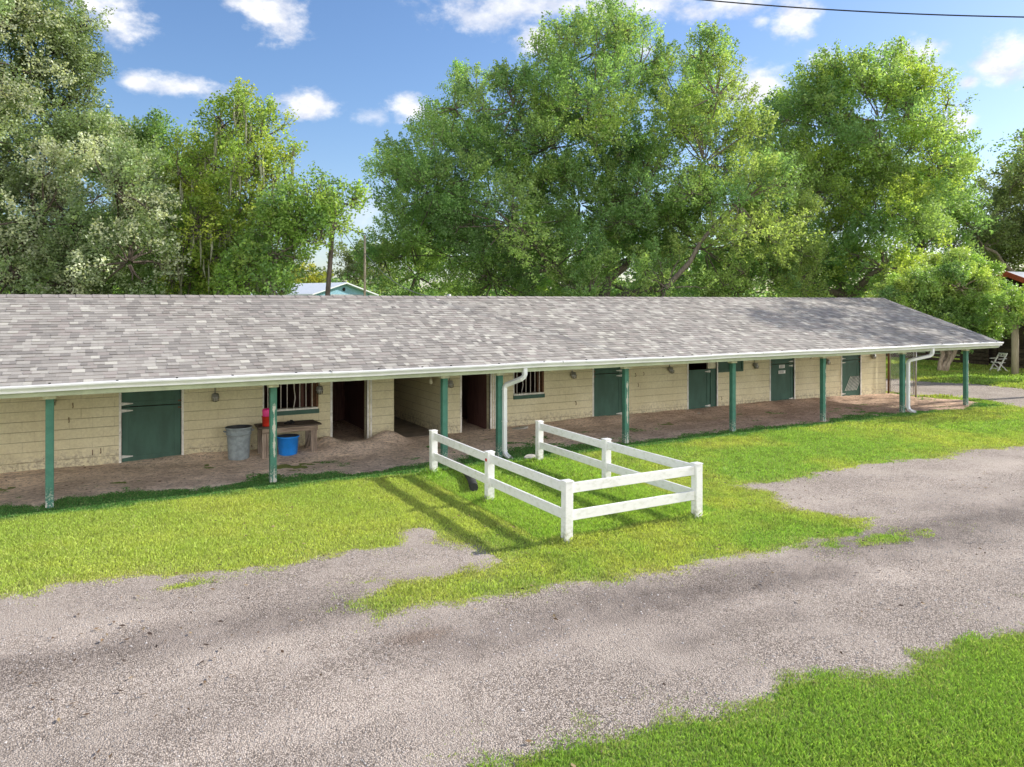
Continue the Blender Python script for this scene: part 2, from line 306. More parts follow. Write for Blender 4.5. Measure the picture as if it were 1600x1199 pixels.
def fbm(x, y, s, seed=0, o=4):
    t = 0; a = 1; w = 0
    for i in range(o): t = t + a * vnoise(x, y, s / 2 ** i, seed + i); w += a; a *= .55
    return t / w
def sdist(P, x, y):       # signed distance to a polygon, + inside
    P = np.array(P); d = np.full(x.shape, 1e9); ins = np.zeros(x.shape, bool)
    for i in range(len(P)):
        a = P[i]; b = P[(i + 1) % len(P)]; e = b - a; t = np.clip(((x - a[0]) * e[0] + (y - a[1]) * e[1]) / (e @ e + 1e-12), 0, 1)
        d = np.minimum(d, (x - a[0] - t * e[0]) ** 2 + (y - a[1] - t * e[1]) ** 2)
        c = ((a[1] > y) != (b[1] > y)) & (x < (b[0] - a[0]) * (y - a[1]) / (b[1] - a[1] + 1e-12) + a[0]); ins ^= c
    return np.where(ins, 1, -1) * np.sqrt(d)
# ------------------------------------------------------------------ ground, gravel, dirt
G = MB(); G.add([(-400, -300, 0), (500, -300, 0), (500, 600, 0), (-400, 600, 0)], [(0, 1, 2, 3)]); tag(G.build('ground', 'ground'), kind='structure')
UP = [(-14, 10.9), (-6, 10.7), (-0.93, 10.56), (-0.68, 10.46), (-0.36, 10.58), (-0.1, 10.58), (0.39, 10.5), (0.8, 10.23), (1.16, 10.23), (1.67, 10.1), (2.2, 9.97), (2.48, 10.1), (3.07, 10.06), (3.76, 9.93), (4.21, 10.59), (4.32, 9.68), (4.63, 9.51), (4.62, 8.92), (4.22, 8.67), (3.69, 8.76), (3.16, 9.0), (2.67, 8.73), (2.35, 8.27), (2.66, 7.81), (3.31, 7.84), (3.84, 7.71), (4.2, 7.62), (4.64, 7.64), (5.28, 7.59), (5.95, 7.51), (6.38, 7.41), (7.05, 7.44), (7.88, 7.35), (8.59, 7.43), (9.07, 7.39), (9.68, 7.22), (10.6, 7.74), (10.37, 8.2), (10.01, 8.79), (10.65, 9.63), (10.35, 10.34), (11.27, 10.12), (12.99, 10.28), (14.96, 10.24), (16.23, 9.91), (17.33, 10.28), (19.01, 9.79), (24, 9.6), (27, 10.8), (26.3, 13.5), (27.1, 15.2), (27.2, 16.6), (25.9, 17.2), (26.6, 18.8), (27, 24), (27, 40), (31.2, 40), (30.6, 24), (30.9, 19.7), (31.8, 18.3), (31.6, 16), (32.5, 12), (40, 9)]
LO = [(40, 3.0), (20, 3.6), (12, 4.2), (8.67, 4.46), (8.53, 4.48), (8.06, 4.39), (7.65, 4.54), (7.22, 4.53), (6.75, 4.56), (6.4, 4.51), (6.19, 4.65), (5.83, 4.78), (5.41, 4.78), (4.85, 4.81), (4.37, 4.83), (3.91, 4.85), (3.45, 5.0), (2.92, 4.99), (2.57, 5.06), (2.29, 5.13), (1.0, 5.1), (0, 4.6), (-3, 3.8), (-14, 3)]
GRAVEL = UP + LO
DF = [(-14, 15.1), (-4, 15.1), (-1.34, 15.18), (-0.77, 14.64), (-0.33, 15.18), (0.55, 15.09), (1.58, 14.89), (2.76, 15.22), (3.77, 15.35), (5.12, 14.61), (5.95, 14.98), (7.61, 14.98), (8.82, 15.4), (10.9, 14.99), (12.6, 14.64), (15.12, 15.0), (18.34, 14.73), (19.84, 15.02), (21.25, 14.54), (22.74, 14.49), (25.2, 14.4), (26.2, 15.0), (25.9, 16.6), (25.7, 18.4), (25.7, 22), (-14, 22)]
def sd_gravel(x, y):
    d = sdist(GRAVEL, x, y)
    for tx, ty, rx, ry in ((9.95, 7.0, .42, .16), (9.1, 7.22, .3, .12), (8.55, 7.32, .22, .1), (3.2, 8.1, .2, .12), (11.0, 4.9, .3, .15), (5.5, 10.15, .2, .15), (1.0, 9.9, .25, .1)):
        d = np.minimum(d, (np.hypot((x - tx) / rx, (y - ty) / ry) - 1) * .15)
    return d + (fbm(x, y, 1.1, 3, 4) - .5) * .34 + (fbm(x, y, .3, 7, 4) - .5) * .28
def sd_dirt(x, y):
    return sdist(DF, x, y) + (fbm(x, y, .9, 23, 4) - .5) * .75
def field(name, x0, x1, y0, y1, h, zfun, sdf, mat, colfun):
    xs = np.arange(x0, x1, h); ys = np.arange(y0, y1, h); X, Y = np.meshgrid(xs, ys); sd = sdf(X, Y)
    keep = sd > -.45; Z = zfun(X, Y, sd); ny, nx = X.shape
    q = keep[:-1, :-1] & keep[1:, :-1] & keep[:-1, 1:] & keep[1:, 1:]; idx = np.arange(nx * ny).reshape(ny, nx)
    f = np.stack([idx[:-1, :-1][q], idx[:-1, 1:][q], idx[1:, 1:][q], idx[1:, :-1][q]], 1); used = np.unique(f); rm = np.zeros(nx * ny, int); rm[used] = np.arange(len(used))
    v = np.stack([X.ravel()[used], Y.ravel()[used], Z.ravel()[used]], 1); c = colfun(X.ravel()[used], Y.ravel()[used])
    return npmesh(name, v, rm[f], mat, c, smooth=True)
def gz(X, Y, sd):
    sd = sd + .16
    return np.clip(sd * .09, -.03, .010) + np.where(sd > 0, (fbm(X, Y, .5, 31, 4) - .5) * .012, 0)
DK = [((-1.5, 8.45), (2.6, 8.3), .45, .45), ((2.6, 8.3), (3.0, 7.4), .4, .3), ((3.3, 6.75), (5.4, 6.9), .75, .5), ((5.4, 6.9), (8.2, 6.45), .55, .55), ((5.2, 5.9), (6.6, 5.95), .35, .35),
      ((9.2, 7.0), (12.8, 7.0), .75, .7), ((12.8, 7.0), (19, 6.8), .9, .5), ((-2, 7.0), (1.4, 6.2), .35, .16), ((.8, 9.2), (3.6, 8.9), .4, .18), ((9.3, 6.1), (12, 5.7), .3, .2), ((-3, 6.3), (2.5, 5.6), .3, .12)]  # dark gravel bands, with soft tree shade painted into the same tone
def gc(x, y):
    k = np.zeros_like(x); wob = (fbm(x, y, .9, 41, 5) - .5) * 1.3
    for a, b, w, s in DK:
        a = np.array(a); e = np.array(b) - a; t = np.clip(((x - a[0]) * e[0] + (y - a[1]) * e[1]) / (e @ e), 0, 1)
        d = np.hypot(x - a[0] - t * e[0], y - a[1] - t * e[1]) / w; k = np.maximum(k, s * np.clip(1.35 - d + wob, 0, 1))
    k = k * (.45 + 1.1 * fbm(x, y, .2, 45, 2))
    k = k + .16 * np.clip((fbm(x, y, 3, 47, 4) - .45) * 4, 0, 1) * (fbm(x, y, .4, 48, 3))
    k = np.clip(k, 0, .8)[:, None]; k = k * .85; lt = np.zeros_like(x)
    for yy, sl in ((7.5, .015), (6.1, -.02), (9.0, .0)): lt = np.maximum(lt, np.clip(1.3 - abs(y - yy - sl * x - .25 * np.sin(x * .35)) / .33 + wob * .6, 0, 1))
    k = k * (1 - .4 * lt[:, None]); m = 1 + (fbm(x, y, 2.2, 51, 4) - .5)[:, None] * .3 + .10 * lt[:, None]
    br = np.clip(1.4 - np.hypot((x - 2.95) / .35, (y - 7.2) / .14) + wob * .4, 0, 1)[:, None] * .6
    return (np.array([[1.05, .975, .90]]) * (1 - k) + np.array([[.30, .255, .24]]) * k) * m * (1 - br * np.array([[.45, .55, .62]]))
def dz(X, Y, sd):
    z = np.clip((sd + .1) * .12, -.04, .016) + np.where(sd > 0, (fbm(X, Y, .7, 61, 5) - .5) * .06 + (fbm(X, Y, .16, 67, 2) - .5) * .02, 0)
    near = np.clip((Y - 16.9) / 1.0, 0, 1); z += near * .05 * (fbm(X, Y, 1.6, 63, 3)) * (Y < 18.05) * ((X < 5.9) | (X > 8.4))
    for cx, cy, rx, ry, hh in ((5.3, 16.95, .8, .5, .20), (6.2, 17.4, .42, .38, .28), (4.75, 17.6, .36, .36, .24), (12.2, 17.8, 1.6, .5, .07), (16, 17.8, 3.5, .5, .06), (21, 17.8, 3, .5, .06), (1.9, 17.9, 1, .25, .05)):
        z += hh * np.exp(-((X - cx) / rx) ** 2 - ((Y - cy) / ry) ** 2)
    return np.where(Y > 18.15, np.minimum(z, .02), z)
def dc(x, y):
    k = np.clip((x - 8) / 10, 0, 1)[:, None]; n = fbm(x, y, 2.5, 71, 4)[:, None]
    m = np.exp(-((x - 5.4) / 1.2) ** 2 - ((y - 17.1) / .7) ** 2)[:, None]
    c = np.array([[1.7, 1.64, 1.58]]) * (1 - k) + np.array([[1.2, 1.02, .94]]) * k
    c = c * (1 - .5 * m) + np.array([[1.35, 1.3, 1.3]]) * .5 * m
    lf = np.clip((x - 21.5) / 2, 0, 1)[:, None]; c = c * (1 - lf) + np.array([[1.3, 1.1, .95]]) * lf
    return c * (.75 + .5 * n)
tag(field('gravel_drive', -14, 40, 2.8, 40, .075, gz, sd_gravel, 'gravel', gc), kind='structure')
tag(field('dirt_path', -12, 26.6, 13.6, 22, .06, dz, sd_dirt, 'dirt', dc), kind='structure')
# loose stones on the drive
def stones():
    n = 52000; x = RNG.uniform(-5, 20, n); y = RNG.uniform(3.5, 11, n); t = x * S + y * C; a = (x * C - y * S) / t
    sd = sd_gravel(x, y); k = (sd > -.05) & (t > 4) & (t < 15) & (abs(a) < .76) & (fbm(x, y, .8, 81, 4) + RNG.random(n) * .45 > .62); x, y = x[k], y[k]; n = len(x)
    r = RNG.uniform(.003, .009, n) * (1 + 1.1 * (RNG.random(n) < .30) * (np.hypot((x - 4.5) / 1.4, (y - 6.75) / .55) < 1) + 1.2 * (RNG.random(n) < .02)) * (1 + 1.6 * (RNG.random(n) < .05) * (np.hypot((x - 4.6) / 1.3, (y - 6.8) / .4) < 1)) * (1 + 1.3 * (RNG.random(n) > .98)); r = np.minimum(r, .0115); z = gz(x, y, sd[k]) + r * .3
    o = np.array([(1, 0, 0), (0, 1, 0), (-1, 0, 0), (0, -1, 0), (0, 0, .7), (0, 0, -.7)]); jit = RNG.uniform(.6, 1.4, (n, 6, 3)); th = RNG.uniform(0, pi, n)
    v = o[None] * jit * r[:, None, None]; vx = v[..., 0] * np.cos(th)[:, None] - v[..., 1] * np.sin(th)[:, None]; vy = v[..., 0] * np.sin(th)[:, None] + v[..., 1] * np.cos(th)[:, None]
    pass
    V = np.stack([vx + x[:, None], vy + y[:, None], v[..., 2] + z[:, None]], 2).reshape(-1, 3)
    f = np.array([(0, 1, 4), (1, 2, 4), (2, 3, 4), (3, 0, 4), (1, 0, 5), (2, 1, 5), (3, 2, 5), (0, 3, 5)]); Fc = (f[None] + np.arange(n)[:, None, None] * 6).reshape(-1, 3)
    g = RNG.uniform(.22, .56, n) * np.where(r > .010, 1.25, 1); g = np.repeat(g, 6)[:, None] * np.array([[1, .95, .93]])
    tag(npmesh('loose_stones', V, Fc, 'stone', g), 'loose pale stones scattered over the gravel drive', 'stones', kind='stuff')
stones()
def litter():
    n = 5200; x = RNG.uniform(-3, 27, n); y = RNG.uniform(4.5, 17.8, n); k = ((fbm(x, y, 1.5, 141, 4) + RNG.random(n) * .3) > .74) | ((y > 14.6) & (RNG.random(n) < .35)); x, y = x[k], y[k]; n = len(x)
    th = RNG.uniform(0, 2 * pi, n); L_ = RNG.uniform(.015, .04, n); w = L_ * RNG.uniform(.2, .5, n); z = .030 + .05 * (y > 16.8); dx, dy = np.cos(th), np.sin(th)
    v = np.stack([np.stack([x - dx * L_, y - dy * L_, z + 0 * x], 1), np.stack([x + dy * w, y - dx * w, z + RNG.uniform(0, .015, n)], 1), np.stack([x + dx * L_, y + dy * L_, z + RNG.uniform(0, .01, n)], 1), np.stack([x - dy * w, y + dx * w, z + 0 * x], 1)], 1).reshape(-1, 3)
    c = np.array([(.10, .06, .035), (.17, .11, .06), (.06, .04, .03), (.30, .22, .12)])[RNG.integers(0, 4, n)]
    tag(npmesh('fallen_leaves', v, np.arange(n * 4).reshape(n, 4), 'stone', np.repeat(c, 4, 0)), 'dead leaves and bark bits strewn over the dirt and gravel', 'leaves', kind='stuff')
litter()
# ------------------------------------------------------------------ grass
def blades(x, y, h, w, col, seed=1):
    n = len(x); r = np.random.default_rng(seed); th = r.uniform(0, 2 * pi, n); dx, dy = np.cos(th), np.sin(th); ln = r.uniform(.15, .9, n) * h; l2 = r.uniform(0, 2 * pi, n)
    z = np.zeros(n); bx = x + np.cos(l2) * ln; by = y + np.sin(l2) * ln; mx = x + np.cos(l2) * ln * .35; my = y + np.sin(l2) * ln * .35
    v = np.stack([np.stack([x - dx * w, y - dy * w, z], 1), np.stack([x + dx * w, y + dy * w, z], 1), np.stack([mx + dx * w * .8, my + dy * w * .8, h * .6], 1),
                  np.stack([bx, by, h], 1)], 1).reshape(-1, 3)
    f = np.arange(n * 4).reshape(n, 4); return v, f, np.repeat(col, 4, 0)
def inbox(x, y, boxes): 
    k = np.zeros(len(x), bool)
    for a, b, c, d in boxes: k |= (x > a) & (x < b) & (y > c) & (y < d)
    return k
def lawn():
    xs = []; ys = []; hs = []; ws = []
    def area(x0, x1, y0, y1, dens, h, w, tmin, tmax):
        n = int((x1 - x0) * (y1 - y0) * dens); x = RNG.uniform(x0, x1, n); y = RNG.uniform(y0, y1, n); t = x * S + y * C; a = (x * C - y * S) / np.maximum(t, .1)
        k = (t > tmin) & (t <= tmax) & (abs(a) < .74 + 2.6 / np.maximum(t, 1)) & ((abs(a) < .74) | (RNG.random(n) < .6)); x, y = x[k], y[k]
        sg = sd_gravel(x, y); sd = sd_dirt(x, y); r = RNG.random(len(x)); e = np.maximum(sg, np.where(y > 13, sd, -9)) + .5 * (fbm(x, y, .22, 91, 4) - .5)
        cov = np.clip(.45 - e * 4.5, 0, 1)
        strag = .05 * (fbm(x, y, .5, 95, 3) > .60) * (e < .5)                      # stragglers in the gravel
        wd = (y > 14.3) & (y < 17.9) & (sd > 0); weed = wd & (fbm(x, y, .55, 97, 4) > .535 + .05 * (y - 14.3)); p = np.maximum(np.maximum(cov, strag), weed * .8)
        bald = np.clip((.40 - fbm(x, y, .9, 99, 5)) * 8, 0, .75) * np.clip(1 + sg * 1.1, 0, 1); p = p * (1 - bald)
        p = np.where(sdist([(.2, 12.3), (5.2, 11.6), (5.2, 10.4), (.2, 10.3)], x, y) > -5, p, p)
        k = r < p; x, y = x[k], y[k]; e = e[k]
        hh = h * (.55 + .9 * fbm(x, y, .45, 101, 4)) * RNG.uniform(.6, 1.25, len(x)) * np.clip(.8 - e * .5, .55, 1.15)
        pen = inbox(x, y, [(5.6, 8.6, 9.0, 14.0)]); hh *= np.where(pen, 1.5, 1); 
        hh *= np.where((np.hypot(x - 6.2, (y - 13.1) * .3) < .3), .5, 1)
        for px_, py_ in PENPOSTS: hh *= 1 + 1.0 * np.exp(-((x - px_) ** 2 + (y - py_) ** 2) / .035)
        xs.append(x); ys.append(y); hs.append(hh); ws.append(np.full(len(x), w))
    area(-3, 16, -1, 6, 10500, .032, .0036, 2.6, 9)
    area(-4, 14, 6.5, 18, 5600, .034, .0050, 6, 14.5)
    area(-4, 27, 8, 18, 3000, .038, .0075, 14.5, 20)
    area(5, 34, 3, 18.6, 1300, .045, .012, 20, 27)
    area(10, 46, 8, 34, 320, .08, .025, 27, 46)
    x = np.concatenate(xs); y = np.concatenate(ys); h = np.concatenate(hs); w = np.concatenate(ws); n = len(x)
    k1 = np.clip((fbm(x, y, 1.7, 111, 4) - .36) * 3.4, 0, 1)[:, None]; k2 = np.clip((fbm(x, y, .5, 115, 4) - .4) * 3, 0, 1)[:, None]; r = RNG.random((n, 1))
    yel = np.array([[.57, .66, .15]]); grn = np.array([[.36, .58, .11]]); dry = np.array([[.56, .50, .27]]); shade_grn = np.array([[.31, .51, .10]])
    c = grn * (1 - k1) + yel * k1; c = c * (1 - .5 * k2) + grn * .92 * .5 * k2; k3 = np.clip((fbm(x, y, .22, 117, 3) - .5) * 4, 0, 1)[:, None]; c = c * (1 - .22 * k3)
    t = (x * S + y * C)
    near = np.clip((5.4 - y) / .5, 0, 1)[:, None] * (t < 12)[:, None]; c = c * (1 - .75 * near) + shade_grn * .75 * near  # tree shade over the near lawn painted as a deeper green
    pen = inbox(x, y, [(5.6, 8.9, 9.2, 14.2)])[:, None]; c = np.where(pen, c * .35 + np.array([[.34, .60, .09]]) * .65, c)
    left = (x < 5.2)[:, None] & (y > 10)[:, None]; c = np.where(left, c * .5 + yel * .55, c)
    wd = np.clip((y - 14.05) * 4 + (fbm(x, y, .5, 121, 3) - .5) * 2, 0, 1)[:, None] * (y < 18)[:, None] * (x < 26)[:, None]; c = c * (1 - wd) + np.array([[.13, .32, .08]]) * wd
    sg = sd_gravel(x, y); ed = np.clip(1 + sg * 2.2, 0, 1)[:, None] * (fbm(x, y, .35, 125, 3)[:, None] > .42); c = np.where(r < ed * .6 + .10, c * .5 + dry * .5, c)
    c = c * RNG.uniform(.5, 1.3, (n, 1)) * (1 - .35 * (RNG.random((n, 1)) < .12)); h = h * (1 - .25 * wd[:, 0])
    w = w * (1 + wd[:, 0] * 1.2)
    v, f, cc = blades(x, y, h, w, c); print('blades', n)
    tag(npmesh('grass', v, f, 'grass', cc), 'short green lawn grass growing beside the gravel and around the stable', 'grass', kind='stuff')
PX0, PX1 = 5.87, 8.29; PYS = (13.85, 11.45, 9.05)
PENPOSTS = [(px, py) for px in (PX0, PX1) for py in PYS]
lawn()
# ------------------------------------------------------------------ the stable
WV = 17.9; EV, EZ = 14.12, 2.10; RV, RZ = 18.3, 3.53; U0, U1 = -12.0, 26.0; WU1 = 25.56; BV = 21.6
ST = empty('stable_building', (7, 18, 0), 'long low cream block stable with grey shingle roof and green doors', 'stable')
def P(mb, name, mat, parent=None, bevel=0, label=None):
    o = mb.build(name, mat, parent or ST, bevel=bevel)
    o.location = (-Vector(ST.location)) if (parent in (None, ST)) else (0, 0, 0)
    if label: o['label'] = label
    return o
def PE(mb, name, mat, bevel=0): return mb.each(name, mat, ST, -Vector(ST.location), bevel)
def roofz(v): return RZ - abs(v - RV) * (RZ - EZ) / (RV - EV)
OPEN = [(.53, 1.69, -1, 2.15), (3.42, 4.62, .93, 1.95), (4.99, 5.84, -1, 2.2), (6.53, 7.80, -1, 2.5), (8.37, 9.20, -1, 2.2), (9.93, 10.82, .92, 1.95),
        (12.52, 13.56, -1, 2.15), (16.05, 17.22, -1, 2.15), (17.24, 18.38, 1.17, 2.1), (19.6, 20.72, -1, 2.15), (23.13, 24.12, -1, 2.15)]
w = MB(); cur = U0 + .5
for a, b_, z0, z1 in OPEN:
    if a > cur: w.box(cur, a, WV, WV + .2, -.2, 3.28)
    w.box(a, b_, WV, WV + .2, z1, 3.28)
    if z0 > 0: w.box(a, b_, WV, WV + .2, -.2, z0)
    cur = b_
w.box(cur, WU1, WV, WV + .2, -.2, 3.28); P(w, 'wall', 'block')
w = MB(); w.box(U0 + .5, 6.5, BV - .2, BV, -.2, 2.35); w.box(7.82, WU1, BV - .2, BV, -.2, 2.35); PE(w, 'back_wall', 'block')
w = MB()
for u in (WU1 - .2, U0 + .5):
    w.add([(u + dx, v, z) for dx in (0, .2) for v, z in ((WV + .2, -.2), (BV - .2, -.2), (BV - .2, roofz(BV - .2) - .1), (RV, RZ - .1), (WV + .2, 3.26))],
          [(0, 1, 2, 3, 4), (9, 8, 7, 6, 5), (0, 5, 6, 1), (1, 6, 7, 2), (2, 7, 8, 3), (3, 8, 9, 4), (4, 9, 5, 0)])
PE(w, 'gable_wall', 'block_side')
w = MB()
for u in (6.33, 7.80): w.box(u, u + .2, WV + .2, BV - .2, -.2, 2.5)
PE(w, 'passage_wall', 'block_side')
w = MB()
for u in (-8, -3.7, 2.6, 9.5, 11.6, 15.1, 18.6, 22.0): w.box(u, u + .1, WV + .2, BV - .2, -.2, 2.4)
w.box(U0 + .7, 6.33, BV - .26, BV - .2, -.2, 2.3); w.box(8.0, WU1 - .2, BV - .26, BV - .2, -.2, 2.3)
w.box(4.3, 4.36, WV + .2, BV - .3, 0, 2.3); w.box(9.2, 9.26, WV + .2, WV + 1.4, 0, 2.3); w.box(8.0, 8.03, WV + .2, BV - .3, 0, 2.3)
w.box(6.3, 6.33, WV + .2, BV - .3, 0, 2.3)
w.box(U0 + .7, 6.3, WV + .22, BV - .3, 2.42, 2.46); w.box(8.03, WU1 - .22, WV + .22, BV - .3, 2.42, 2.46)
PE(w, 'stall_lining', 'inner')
w = MB(); w.box(6.53, 7.8, WV - .05, BV + .6, .0, .035); P(w, 'passage_floor', 'concrete')
w = MB(); w.box(6.55, 7.78, BV - .15, BV - .1, .05, 2.3); P(w, 'passage_light_block', 'inner')  # unseen board added across the passage back to keep daylight out
# roof: deck, shingles as separate tabs, ridge cap, fascia
rf = MB()
for s in (1, -1):
    e = RV - s * (RV - EV); y0, y1 = (e, RV)
    rf.add([(U0, y0, EZ - .07), (U1, y0, EZ - .07), (U1, y1, RZ - .07), (U0, y1, RZ - .07), (U0, y0, EZ - .02), (U1, y0, EZ - .02), (U1, y1, RZ - .02), (U0, y1, RZ - .02)],
           [(0, 1, 2, 3), (4, 7, 6, 5), (0, 4, 5, 1), (0, 3, 7, 4), (1, 5, 6, 2)])
roof = P(rf, 'roof', 'soffit')
def shingles():
    V = []; Fc = []; Cc = []
    SL = sqrt((RV - EV) ** 2 + (RZ - EZ) ** 2); n = 31; ex = (SL + .02) / n
    pal = [(.345, .325, .30), (.30, .283, .262), (.25, .235, .22), (.395, .375, .345), (.445, .428, .39), (.505, .49, .44), (.325, .295, .275)]; wt = [5, 4.5, 3.6, 3.5, 1.5, 1.25, 3.4]
    for side in (1, -1):
        dy = side * (RV - EV) / SL; dzz = (RZ - EZ) / SL; nx, nz = -dy * 0 - side * dzz, (RV - EV) / SL
        for i in range(n):
            last_ = False; u = U0 - random.random() * .3; s0 = i * ex - .03; s1 = s0 + ex + .015
            while u < U1:
                wd = random.choice((.10, .12, .14, .16, .19, .22)); u2 = min(u + wd, U1 + .02); a = max(u, U0)
                lift = random.choice((.009, .009, .016)); c = random.choices(pal, wt)[0]; c = random.choice(pal[:4]) if last_ and c[0] > .45 else c; last_ = c[0] > .45; k = random.uniform(.92, 1.08); c = tuple(q * k for q in c)
                if u2 > a + .01:
                    def pt(uu, s, h): return (uu, EVs + dy * s + nx * h, EZ + dzz * s + nz * h)
                    EVs = EV if side == 1 else 2 * RV - EV; js = random.uniform(-.004, .004)
                    o = len(V); V.extend([pt(a, s0 + js, lift), pt(u2, s0 + js, lift), pt(u2, s1, .001), pt(a, s1, .001), pt(a, s0 + js, -.004), pt(u2, s0 + js, -.004)])
                    Cc.extend([c] * 4 + [tuple(q * .4 for q in c)] * 2); Fc.append((o, o + 1, o + 2, o + 3)); Fc.append((o + 4, o + 5, o + 1, o))  # butt edge fades darker: course shadow line put into the colour
                u = u2
    return npmesh('shingles', np.array(V), np.array(Fc), 'shingle', np.array(Cc), roof)
shingles()
w = MB()
u = U0
while u < U1:
    u2 = min(u + .3, U1); h = .012
    for s in (1, -1): w.add([(u, RV, RZ + .030), (u2 + .02, RV, RZ + .020), (u2 + .02, RV + s * .15, RZ - .034), (u, RV + s * .15, RZ - .024), (u, RV + s * .15, RZ - .05), (u2, RV + s * .15, RZ - .05)], [(0, 1, 2, 3) if s < 0 else (3, 2, 1, 0), (3, 2, 5, 4)])
    u = u2
rc = w.build('ridge_cap', plain('ridge_shingle', (.27, .245, .23), .9, scale=5), roof)
w = MB()
for s in (1, -1):
    e = RV - s * (RV - EV - .02)
    for u in (U1 + .003, U0 - .028): w.add([(u + d, y, z) for d in (0, .025) for y, z in ((e, EZ - .17), (RV, RZ - .17), (RV, RZ + .0), (e, EZ + .0))], [(0, 1, 2, 3), (7, 6, 5, 4), (0, 4, 5, 1), (1, 5, 6, 2), (2, 6, 7, 3), (3, 7, 4, 0)])
w.each('rake_board', 'gutter', roof)
w = MB(); w.box(U0, U1, 14.64, 14.76, 1.955, 2.12); w.box(U0, U1, EV + .035, EV + .06, 1.90, EZ - .08); PE(w, 'eave_beam', 'sage')
w = MB(); 
for i in range(44):
    u = U0 + .4 + i * .88
    if u < U1: w.add([(u + d, y, z) for d in (0, .045) for y, z in ((EV + .07, EZ - .19), (RV, RZ - .19), (RV, RZ - .075), (EV + .07, EZ - .075))], [(0, 1, 2, 3), (7, 6, 5, 4), (0, 4, 5, 1), (2, 6, 7, 3)])
w.each('rafter', 'soffit', roof)
# gutter with fixings and end cap
GX0, GX1 = U0, U1 + .06
prof = [(EV + .03, EZ + .005), (EV - .085, EZ - .0), (EV - .093, EZ - .01), (EV - .09, EZ - .035), (EV - .062, EZ - .062), (EV - .045, EZ - .085), (EV - .04, EZ - .115), (EV + .03, EZ - .118)]
w = MB(); k = len(prof)
def sag(u): return .006 * sin(u * .9) + .004 * sin(u * 2.3 + 1)
us = np.linspace(GX0, GX1, 60)
for i, u in enumerate(us):
    for y, z in prof: w.v.append((u, y, z + sag(u)))
for i in range(len(us) - 1):
    for j in range(k - 1): w.f.append([i * k + j, (i + 1) * k + j, (i + 1) * k + j + 1, i * k + j + 1]); w.mi.append(0); w.sm.append(False)
for i in (0, len(us) - 1): w.f.append([i * k + j for j in range(k)]); w.mi.append(0); w.sm.append(False)
gut = P(w, 'gutter', 'gutter')
w = MB(); u = U0 + .3
while u < U1:
    w.box(u, u + .035, EV - .06, EV - .035, EZ + .006, EZ + .022); u += random.choice((.62, .9, 1.1, .95))
w.each('gutter_screw', 'dark', gut)
w = MB()
for u in (-8.2, -2.1, 3.9, 9.0, 15.1, 21.2): w.box(u, u + .012, EV - .097, EV + .0, EZ - .03, EZ + .009)
w.each('gutter_seam', 'metal', gut)
# eave posts
posts = [(-7.7, 'post'), (-4.15, 'post'), (-.62, 'post'), (2.97, 'post_peeled'), (6.47, 'post'), (7.78, 'post'), (11.21, 'post_peeled'), (14.70, 'post'), (18.19, 'post_edge'), (21.78, 'post'), (25.09, 'post_edge')]
for u, mt in posts:
    pm = MB(); hw = .06; lean = random.uniform(-.006, .006)
    pm.add([(x + (lean if z > 1 else 0), y, z) for z in (-.15, 1.95) for x, y in ((-hw, -hw), (hw, -hw), (hw, hw), (-hw, hw))], [(3, 2, 1, 0), (4, 5, 6, 7), (0, 1, 5, 4), (1, 2, 6, 5), (2, 3, 7, 6), (3, 0, 4, 7)])
    o = pm.build('post', mt, ST, Vector((u, 14.7, 0)) - Vector(ST.location), bevel=.006)
    if mt == 'post_peeled': o['label'] = 'green post with a long peeled white streak'
    c = MB(); c.box(-.095, .095, -.075, .075, 1.80, 1.885); c.build('post_cap', 'cream', o, bevel=.004)
# downspouts
def downspout(u, uo):
    w = MB()
    def rect(pts, a=.042, b_=.055):
        o = len(w.v); n = len(pts); q = [Vector(p) for p in pts]
        for i, p in enumerate(q):
            d = (q[min(i + 1, n - 1)] - q[max(i - 1, 0)]).normalized(); sx = Vector((d.z, 0, -d.x)); sx = sx.normalized() if sx.length > .1 else Vector((1, 0, 0)); sy = d.cross(sx).normalized()
            for e, g in ((-1, -1), (1, -1), (1, 1), (-1, 1)): w.v.append(tuple(p + sx * a * e + sy * b_ * g * .8))
        for i in range(n - 1):
            for j in range(4): j2 = (j + 1) % 4; w.f.append([o + i * 4 + j, o + i * 4 + j2, o + (i + 1) * 4 + j2, o + (i + 1) * 4 + j]); w.mi.append(0); w.sm.append(False)
    y = 14.60
    rect([(uo, 14.13, 1.985), (uo, 14.13, 1.86), (uo - .01, 14.15, 1.80), (uo - .05, 14.19, 1.755), (u + .08, y - .12, 1.64), (u + .02, y - .04, 1.60), (u, y, 1.54), (u, y, 1.50), (u, y, .16), (u + .005, y - .03, .10), (u + .02, y - .12, .05), (u + .04, y - .22, .03)])
    for z in (1.50, .8, .17): w.box(u - .05, u + .05, y - .052, y + .07, z - .012, z + .012)
    w.build('downspout', 'gutter', gut, bevel=.008)
downspout(7.86, 8.10); downspout(21.92, 22.4)
